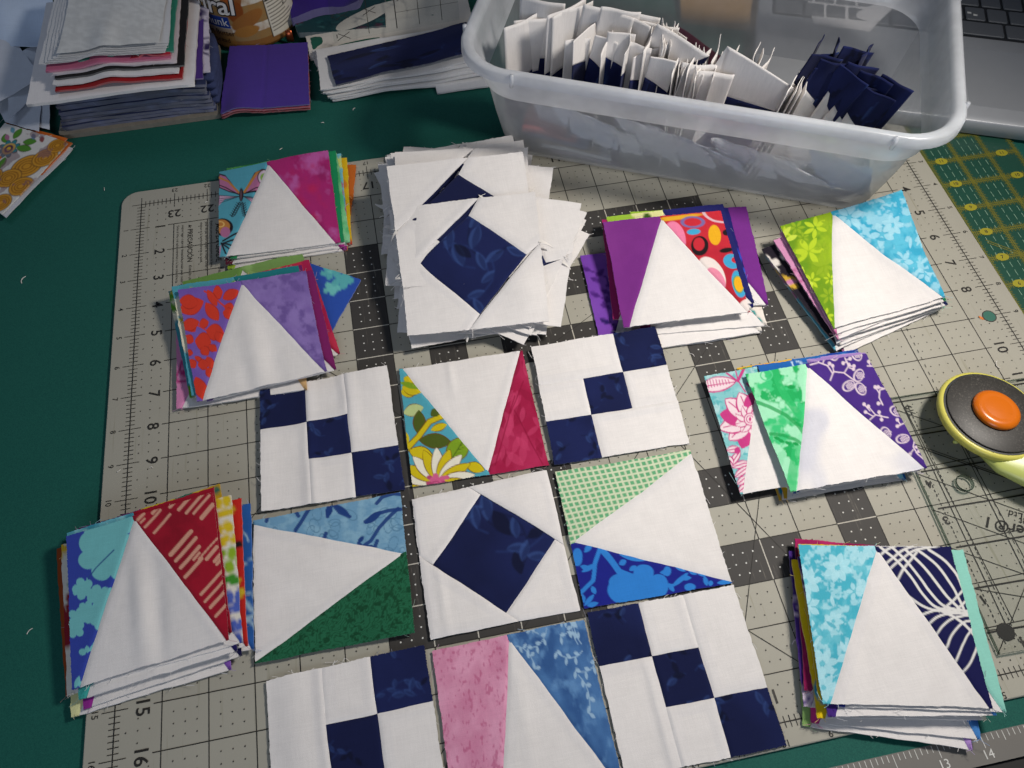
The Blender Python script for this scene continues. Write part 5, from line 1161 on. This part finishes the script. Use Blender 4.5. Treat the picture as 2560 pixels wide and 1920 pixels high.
for i in range(11):
    z = .16 + i * .118; j = gD.uniform(-.06, .06, 3)
    pack('denim_square', 'folded denim square, %s from the bottom of the stack beside the jar' % ordn[i], 'fabric', -2.55 + j[0] + .02 * i, 2.3 + j[1] - .0 * i, 3.75 + j[2], 8.7, z, None,
         make_disp([(1, .5, .14, 2, -.07 - .01 * i), (0, .5, .1, 2, -.03)], 300 + i, .012), 20, .108, P_denim(i), gD.normal(0, .5), DG)
for i in range(4):                              # the bulging folded end at the right
    L = [[(2.3 + .34 * math.sin(t) + .05 * i, y, .25 + .28 * i + .17 * math.cos(t) + .1) for t in np.linspace(0, 6.283, 12, endpoint=False)] for y in np.linspace(3.95, 6.3, 8)]
    for k, l in enumerate(L):
        s = .55 + .45 * math.sin(math.pi * (k + .5) / 8); L[k] = [(2.3 + (x - 2.3) * s, y, .25 + .28 * i + (z - .25 - .28 * i) * s) for x, y, z in l]
    o = MB().loops(L).build('denim_roll', plain('denim_roll_cloth', '#333c60', .95, .5, 220, .6, 600), None, (0, 0, 0), True); tag(o, 'bulging denim fold at the right of the stack, %s from the bottom' % ordn[i], 'fabric', 'denim folds at the stack end')
wave = [(.45, .95, .13, .5, .13), (.75, .9, .2, .5, .04)]
def P_purplepaisley(v): P_paisley('#cfc6d4', '#2c1f50', 5, 40)(v)
pack('patterned_cloth', 'purple and white patterned cloth edge on the denim stack', 'fabric', -1.9, 2.55, 3.95, 8.5, 1.5, None, make_disp(wave[:0], 320, .01), 40, .06, P_purplepaisley)
pack('purple_cloth', 'plain purple cloth edge on the denim stack', 'fabric', -2.0, 2.36, 3.6, 8.5, 1.53, '#46277a', make_disp([], 321, .01), 16, .05)
pack('white_felt', 'large white felt square on the denim stack', 'felt', -2.95, 2.2, 3.3, 8.4, 1.62, '#e8e5e5', make_disp([(0, 1, .3, .3, -.06)], 322, .015), 20, .1, None, -2)
for nm, lab, x0, x1, y0, z, col in (('red_felt', 'dark red felt sheet low in the wavy pile', -2.0, 1.9, 3.52, 1.74, '#a01018'), ('white_felt', 'thick white felt sheet between red and black felt', -2.05, 1.82, 3.66, 1.86, '#e0dede'),
                                     ('black_felt', 'black felt sheet in the wavy pile', -2.0, 1.98, 3.86, 1.93, '#0e0c10'), ('pale_felt', 'pale white felt sheet above the black one', -2.0, 1.75, 4.0, 2.0, '#d8cdd2'),
                                     ('pink_felt', 'pink felt sheet in the wavy pile', -2.2, 1.62, 4.08, 2.07, '#c56a8c'), ('red_felt', 'bright red felt corner under the papers', .3, 1.6, 4.15, 2.12, '#b82038'), ('teal_felt', 'teal felt edge under the top papers', -1.2, 1.7, 4.3, 2.15, '#2c8a74')):
    pack(nm, lab, 'felt', x0, x1, y0, 8.3, z, col, make_disp(wave, 330, .006), 26, .06, None, -2)
for i in range(5):
    pack('tissue_sheet', 'thin white sheet, %s under the top paper of the wavy pile' % ordn[i], 'paper', -2.3 + .12 * i, 1.52 + .02 * i, 4.2 + .05 * i, 8.2, 2.22 + .03 * i, '#cfd0d2', make_disp(wave, 340, .008), 22, .012, None, -3 + i * .6)
def P_speck(v): v.c[:] = lin('#cfd0ce'); v.blotch(14, 3, .45, .6, '#dcdddb', 3)
pack('mottled_paper', 'mottled pale grey paper square on top of the wavy pile', 'paper', -1.72, 1.42, 4.35, 7.35, 2.42, None, make_disp([(.75, 1, .3, .3, .12), (.45, .95, .12, .5, .12)], 350, .01), 24, .012, P_speck, -3)

# ------------------------------------------------------------------ peanut butter jar
jx, jy, jr = 3.62, 8.5, 1.68; jb = (jx, jy, -.1)
JAR = empty('peanut_butter_jar', jb, 'peanut butter jar with tan label and nutrition panel behind the purple fabric', 'jar')
m_pb = plain('peanut_plastic', '#8a5a2a', .22, .1, 20, 0, 1, 0, .6)
MB().loops([[(jx + r_ * math.cos(t), jy + r_ * math.sin(t), z) for t in np.linspace(0, 6.2832, 56, endpoint=False)] for r_, z in ((1.2, -.09), (1.5, -.08), (1.62, .0), (1.655, .12), (jr - .015, .3), (jr - .015, 4.2), (1.5, 4.6), (1.35, 4.8))]).build('jar_body', m_pb, JAR, jb, True)
MB().loops([[(jx + r_ * math.cos(t), jy + r_ * math.sin(t), z) for t in np.linspace(0, 6.2832, 40, endpoint=False)] for r_, z in ((1.45, 4.75), (1.47, 4.8), (1.47, 5.4), (1.4, 5.45))]).build('lid', plain('lid_red', '#9a1a20', .35), JAR, jb, True)
# label: arc length s (inches, left to right seen from the front), height h
ja0 = math.radians(-90 + 4)
def jp(s, h, k=0.0):
    a = ja0 + s / jr; return np.c_[jx + (jr + k) * np.cos(a), jy + (jr + k) * np.sin(a), h + 0 * s]
def P_label(v):                                 # x: s*100, y: h*100
    v.c[:] = lin('#9a7c4e'); W = '#d9d2c0'
    for y0, y1 in ((395, 430), (290, 335), (170, 205), (70, 100)):
        v.fill(((v.y > y0) & (v.y < y1) & (v.x < 75)) * 1.0, W)
    v.blotch(40, 4, .45, .65, '#a8793f', 4, .6); v.fill((v.y < 40) * .7, '#8a5424')
    v.ell(-35, 190, 34, 62, '#94582a', -25); v.ell(-30, 150, 26, 40, '#8c4a1c', -20); v.ell(0, 115, 64, 26, '#9c6630', 25); v.ell(-42, 205, 20, 16, '#b05a24'); v.ell(-12, 75, 46, 20, '#a87434', 10)
    v.poly([(-400, 88), (-62, 88), (-62, 132), (-400, 132)], '#1c3f8c'); v.poly([(-400, 250), (-90, 250), (-110, 560), (-400, 560)], '#d8d4cc'); v.fill((v.x < -60) * (v.y < 86) * .6, '#9a6a2c')
    v.poly([(72, 30), (215, 20), (215, 520), (72, 520)], '#ddd6c4'); K = '#241f1a'
    v.line([(72, 30), (72, 520)], 4, K)
    for y, w_ in ((165, 7), (330, 3), (410, 3)): v.line([(78, y), (208, y)], w_, K)
    g = np.random.default_rng(3)
    for y in list(range(50, 160, 13)): v.line([(80, y), (80 + g.uniform(70, 120), y)], 3.5, '#5a5248')
    for y in (120, 135, 150): v.ell(150, y, 4, 4, K)
ss, hh = np.meshgrid(np.linspace(-3.4, 2.2, 300), np.linspace(.12, 4.2, 190)); cvl = CV(ss.ravel() * 100, hh.ravel() * 100, aa=3); P_label(cvl)
V = jp(ss.ravel(), hh.ravel(), .006); F = [(j * 300 + i, j * 300 + i + 1, (j + 1) * 300 + i + 1, (j + 1) * 300 + i) for j in range(189) for i in range(299)]
m_lab = FAB.copy(); m_lab.name = 'printed_label'; m_lab.node_tree.nodes['Principled BSDF'].inputs['Roughness'].default_value = .4
LABEL = mesh('label', V, F, m_lab, JAR, jb, True, cvl.c)
def jar_text(s, size, sx, h, mat, bold=0.0, shear=0.0, k=.014, tilt_=0.0):
    def post(co):
        return jp(sx + co[:, 0], h + co[:, 1] + co[:, 0] * tilt_, k)
    text(s, size, 0, 0, 0, 0, mat, LABEL, jb, 'label_text', bold, shear, post, 'RIGHT' if sx < 0 else 'LEFT')
m_white_ink = plain('white_ink', '#e2ded6', .5); m_brown = plain('brown_ink', '#3c2410', .6); m_red = plain('red_ink', '#a8161c', .5)
jar_text('Natural', .98, -.28, 1.72, m_ink, .055, .12, .012); jar_text('Natural', .98, -.28, 1.72, m_white_ink, .012, .12, .02)
jar_text('IF', 1.2, -.95, 2.85, m_red, .03, .1, .016); jar_text('d Chunk', .42, -.68, 1.1, m_white_ink, .006)
jar_text('Peanut Butter', .28, -.55, .68, m_brown, .006); jar_text('Spread', .26, -.8, .38, m_brown, .006)
for i, s in enumerate(('Protein 7g', '  Sugars 3g', '  Dietary Fiber 2g', 'Total Carbohydrate 7g', 'Sodium 110mg', 'Cholesterol 0mg', '  Trans Fat 0g', '  Saturated Fat 2.5g', 'Total Fat 16g')): jar_text(s, .15, .8, 1.76 + .155 * i, m_ink, .006 if not s.startswith(' ') else 0)

# ------------------------------------------------------------------ purple fabric, strip bundle, scraps
PF = [FULL.at(497, 100, .3), FULL.at(664, 92, .25), FULL.at(668, 226, .25), FULL.at(474, 240, .3)]
for i in range(3):
    c = [np.array(p) - np.array([0, 0, .09 * (2 - i)]) for p in PF]
    sheet('purple_fabric', ('folded plain violet fabric with a middle crease in front of the jar', 'red lining layer under the violet fabric', 'dark red bottom layer under the violet fabric')[2 - i], 'fabric', c, ('#8a1a28', '#b04a5c', '#4a3490')[i],
          make_disp([(.47, .5, .012, 2, -.03), (.2, 1, .2, .3, .1), (.0, 1, .12, .2, -.12)], 400, .02), 40, .05)
sheet('violet_fabric', 'dark violet fabric heap to the right of the jar', 'fabric', [(5.2, 10.8, 1.1), (9.0, 10.6, .9), (7.6, 7.9, .75), (5.15, 7.4, .7)], '#35207a', make_disp([(.3, .6, .2, .3, .2), (.8, .9, .2, .2, -.2)], 410, .05), 30, .3)
def P_tealprint(v): P_floral('#123a40', ['#1c4c50', '#2a5a5c', '#4a2a3c'], 4, 30, 26)(v)
sheet('teal_print_fabric', 'dark teal print fabric under the violet heap', 'fabric', [(5.1, 8.6, .55), (8.6, 8.6, .5), (8.4, 6.75, .3), (5.3, 6.9, .35)], None, make_disp([], 411, .06), 40, .2, None, P_tealprint)
sheet('white_cotton', 'rumpled white cotton under the clear ruler', 'fabric', [(5.5, 7.6, .28), (11.6, 8.6, .35), (11.5, 6.2, .2), (5.6, 5.9, .15)], '#d6cfc6', make_disp([(.5, .5, .3, .3, .12)], 412, .07), 30, .2)
sheet('green_cotton', 'dark green cotton strip behind the navy strip', 'fabric', [(5.7, 6.9, .2), (10.2, 7.2, .25), (10.0, 5.8, .22), (5.75, 5.7, .15)], '#1f5a4a', make_disp([], 413, .06), 24, .12)
o = MB().loops([[(4.98 + .12 * math.cos(t), 7.0 + .04 * math.sin(t) + .1 * z, .15 + .22 * math.sin(t) * 0 + z) for t in np.linspace(0, 6.283, 12, endpoint=False)] for z in (-.1, .1, .3)]).build('copper_clip', plain('copper', '#9a4a2c', .3, .1, 50, 0, 1, .8), None, (0, 0, 0), True); tag(o, 'small copper coloured clip beside the jar', 'clip')
SB = 'strips in the white and navy bundle'
for i in range(6):
    z = .05 + .075 * i; d = .05 * i
    c = [FULL.at(668 + 3 * i, 108 - 0 * i, z), FULL.at(1020, 52 + 0 * i, z), FULL.at(1045, 170 - 9 * i, z), FULL.at(718 - 5 * i, 216 - 4 * i, z)]
    sheet('white_strip', 'white cotton strip, %s from the bottom of the strip bundle' % ordn[i], 'fabric strip', c, '#d9d8d8', make_disp([(.35, 1, .1, .3, .05), (.7, 1, .12, .3, -.04)], 420 + i, .03), 26, .05, SB)
sheet('grey_white_strip', 'pale strip end poking out from under the bundle near the box', 'fabric strip', [FULL.at(933, 165, .02), FULL.at(1050, 150, .02), FULL.at(1055, 185, .02), FULL.at(945, 200, .02)], '#d2d2d4', make_disp([], 430, .01), 10, .06)
c = [FULL.at(707, 120, .56), FULL.at(1008, 50, .62), FULL.at(1015, 112, .6), FULL.at(725, 183, .56)]
fabric_block('navy_strip', 'long navy fabric strip on top of the white strip bundle', 'fabric strip', SB, c, [('cloth', [(0, 0), (1, 0), (1, 1), (0, 1)], P_navy(77, .2), 60)], make_disp([(.35, .9, .12, .3, .06), (.7, .9, .1, .3, -.05), (.95, .3, .1, .5, .1)], 431, .02), None, .03)
# clear ruler lying on the cloth heap
cb2 = (8.6, 7.4, .6); CR = empty('clear_ruler', cb2, 'clear acrylic ruler with black markings lying on fabric behind the strips', 'ruler')
q = [np.array((6.5, 9.6, .85)), np.array((11.4, 9.9, .8)), np.array((11.0, 6.05, .72)), np.array((6.55, 5.75, .66))]; up = np.array([0, 0, .1])
MB().add([tuple(x) for x in q] + [tuple(x + up) for x in q], [(0, 1, 2, 3), (7, 6, 5, 4)]).build('plate', m_acr, CR, cb2)
MB().add([tuple(x) for x in q] + [tuple(x + up) for x in q], [(0, 4, 5, 1), (1, 5, 6, 2), (2, 6, 7, 3), (3, 7, 4, 0)]).build('plate_edge', acrylic('clear_edge', False), CR, cb2)
cl = MB()
def cpt(a, b): return (q[3] * (1 - a) + q[2] * a) * (1 - b) + (q[0] * (1 - a) + q[1] * a) * b + up + np.array([0, 0, .003])
def cs(a0, b0, a1, b1, w_=.03):
    p0, p1 = cpt(a0, b0), cpt(a1, b1); d = p1 - p0; n_ = np.array([-d[1], d[0], 0]); n_ = n_ / np.linalg.norm(n_) * w_ / 2; cl.quad(p0 - n_, p1 - n_, p1 + n_, p0 + n_)
for a in (.28, .5, .68, .86): cs(a, 0, a, 1, .022 if a != .5 else .035)
for b in (.22, .48, .74): cs(.5, b, 1, b, .02)
for a, b in ((.08, .02), (.09, .3), (.3, .3), (.57, .42)): cs(a - .05, b - .04, a + .05, b + .05); cs(a - .04, b + .05, a + .05, b - .04)
cl.build('ruler_lines', m_ink, CR, cb2)
for s, a, b in (('1½', .25, .52), ('2', .66, .45), ('1', .03, .04), ('2', .02, .32)): p = cpt(a, b); text(s, .3, p[0], p[1], p[2] + .002, 180, m_ink, CR, cb2, bold=.004)
# floral scrap and papers at the left edge
def P_folk(v):                                  # hundredths over the block
    v.c[:] = lin('#d2d0cc'); O = '#c98f2a'; T = '#2f7f8a'; G = '#4f8a2c'; K = '#3a3020'
    for x, y, r_ in ((265, 150, 70), (310, 90, 55), (235, 225, 58), (320, 230, 55), (320, 25, 44), (150, 250, 50), (200, 320, 55), (300, 320, 50)):
        v.ell(x, y, r_, r_ * .8, K, -30); v.ell(x, y, r_ * .95, r_ * .75, O, -30)
        for s in (.72, .5, .28): v.ring(x, y, r_ * s, r_ * s * .75, 4, '#8a5a14', -30)
    v.flower(110, 110, 52, 8, K); v.flower(110, 110, 48, 8, T); v.ell(110, 110, 30, 30, '#c8a050'); v.ell(110, 110, 20, 20, '#4a2a4a'); v.ell(110, 110, 10, 10, '#d8b030')
    for p in ((95, 60, 95, 0), (140, 90, 220, 80), (130, 150, 150, 210), (80, 150, 60, 215), (150, 60, 215, 40), (70, 90, 40, 50), (60, 260, 110, 300), (120, 300, 170, 270)): v.leaf(*p, 36, K); v.leaf(*p, 30, G)
    for x, y, c in ((60, 20, '#5f93a8'), (60, 60, '#a86a8c'), (180, 20, '#5f86a0'), (230, 20, '#8a4a4a'), (40, 230, '#8a5a7a')): v.leaf(x - 14, y - 10, x + 16, y + 14, 20, c)
    v.blotch(60, 6, .6, .64, '#7a5a66', 4, .6); v.line([(40, 330), (60, 280), (100, 270), (110, 300), (85, 310)], 12, '#2f5f2c')
WF = [FULL.at(12, 268, .3), FULL.at(146, 308, .22), FULL.at(4, 462, .16), FULL.at(-95, 390, .16)]
sheet('folk_print_scrap', 'fabric scrap with folk flower print and orange edge at the left', 'fabric scrap', WF, None, make_disp([(.5, 0, .4, .2, .05)], 440, .03), 110, .05, None, P_folk)
for i, (d, cl_) in enumerate((((-.05, .22), '#d2691c'), ((.1, -.1), '#c9c9cf'), ((.08, .12), '#d06a1c'))):
    c = [np.array(p) + np.array([d[0], d[1], -.06 - .04 * i]) for p in WF]
    sheet('scrap_layer', ('orange layer showing behind the folk flower scrap', 'grey white layer under the folk flower scrap', 'second orange layer under the folk flower scrap')[i], 'fabric scrap', c, cl_, make_disp([(.5, 0, .4, .2, .05)], 441 + i, .03), 16, .04)
for i, (pts, z) in enumerate((([(-60, 90), (28, 82), (92, 170), (-60, 240)], .7), ([(20, 130), (92, 92), (90, 180), (20, 260)], .55), ([(-40, 165), (95, 150), (85, 285), (10, 262)], .35), ([(30, 200), (110, 175), (108, 280), (40, 270)], .25))):
    sheet('white_paper', 'crumpled white paper at the left edge, %s from the top' % ordn[i], 'paper', [FULL.at(a, b, z) for a, b in pts], '#c9cfda', make_disp([], 450 + i, .06), 14, .012)
mbag = plain('bag_plastic', '#cfdcee', .25, .08, 25, .4, 60)
sheet('plastic_bag', 'bluish white plastic bag at the upper left corner', 'bag', [FULL.at(-80, -60, 1.0), FULL.at(110, -70, 1.2), FULL.at(118, 88, .95), FULL.at(-60, 100, .7)], '#c4d4ea', make_disp([(.4, .5, .2, .3, .25), (.8, .8, .2, .2, -.2)], 460, .1), 26, .02)
# things behind the box
sheet('tan_fabric', 'tan checked fabric behind the box', 'fabric', [bx(14.5, 15, .3), bx(20, 15, .3), bx(20, 13.2, .15), bx(15, 13.0, .1)], '#b08a52', make_disp([], 470, .05), 20, .3)
for i in range(4): sheet('white_fabric', 'white fabric piece behind the box, %s from the bottom' % ordn[i], 'fabric', [bx(19.3 - .1 * i, 15.5, .3 + .12 * i), bx(22.6, 15.2, .3 + .12 * i), bx(22.4 - .3 * i, 12.8 + .1 * i, .2 + .12 * i), bx(19.6, 12.6 + .15 * i, .2 + .12 * i)], ('#8a5a5c', '#d8d4d2', '#e0dedc', '#dcdada')[i], make_disp([], 480 + i, .04), 14, .1)
# loose threads and lint on the mats
gT = np.random.default_rng(8)
spots = [(47, 612), (225, 405), (450, 436), (700, 265), (58, 1370), (118, 1670), (767, 233), (1655, 590), (1675, 515), (1690, 520), (260, 1015), (330, 1010), (2160, 795), (1445, 1265), (1140, 975), (1000, 960), (920, 705), (540, 740), (210, 1730), (610, 320), (1500, 770)]
names = ('beside the left table edge', 'near the folk flower scrap', 'above the grey mat corner', 'below the strip bundle', 'left of the blue flower pile', 'low on the left green mat', 'under the strips', 'left of the lime pile', 'by the dark square near the lime pile', 'against the lime pile edge', 'under the red leaf pile', 'by the eight on the left ruler', 'below the hang hole', 'right of the cobalt print', 'above the daisy block', 'left of the daisy block', 'below the tall white pile', 'on the left ruler squares', 'at the lower left corner', 'near the butterfly pile top', 'near the purple pile')
for i, (a, b) in enumerate(spots):
    on_mat = -.6 < FULL.at(a, b)[0] < 24.5 and -18.5 < FULL.at(a, b)[1] < .6; z = .02 if on_mat else -.085
    p = FULL.at(a, b, z); an = gT.uniform(0, 6.28); L_ = gT.uniform(.07, .16) if i % 4 else gT.uniform(.14, .26); cu = gT.normal(0, .6)
    P = [p + np.array([L_ * t * math.cos(an + cu * t), L_ * t * math.sin(an + cu * t), .015 * math.sin(3 * t)]) for t in np.linspace(0, 1, 6)]
    o = tube_pts(P, .008 if i % 3 else .011, 5).build('thread_snippet', THREAD_W, None, tuple(p)); tag(o, 'white thread snippet %s' % names[i], 'thread', 'thread snippets on the mats')
build_texts()
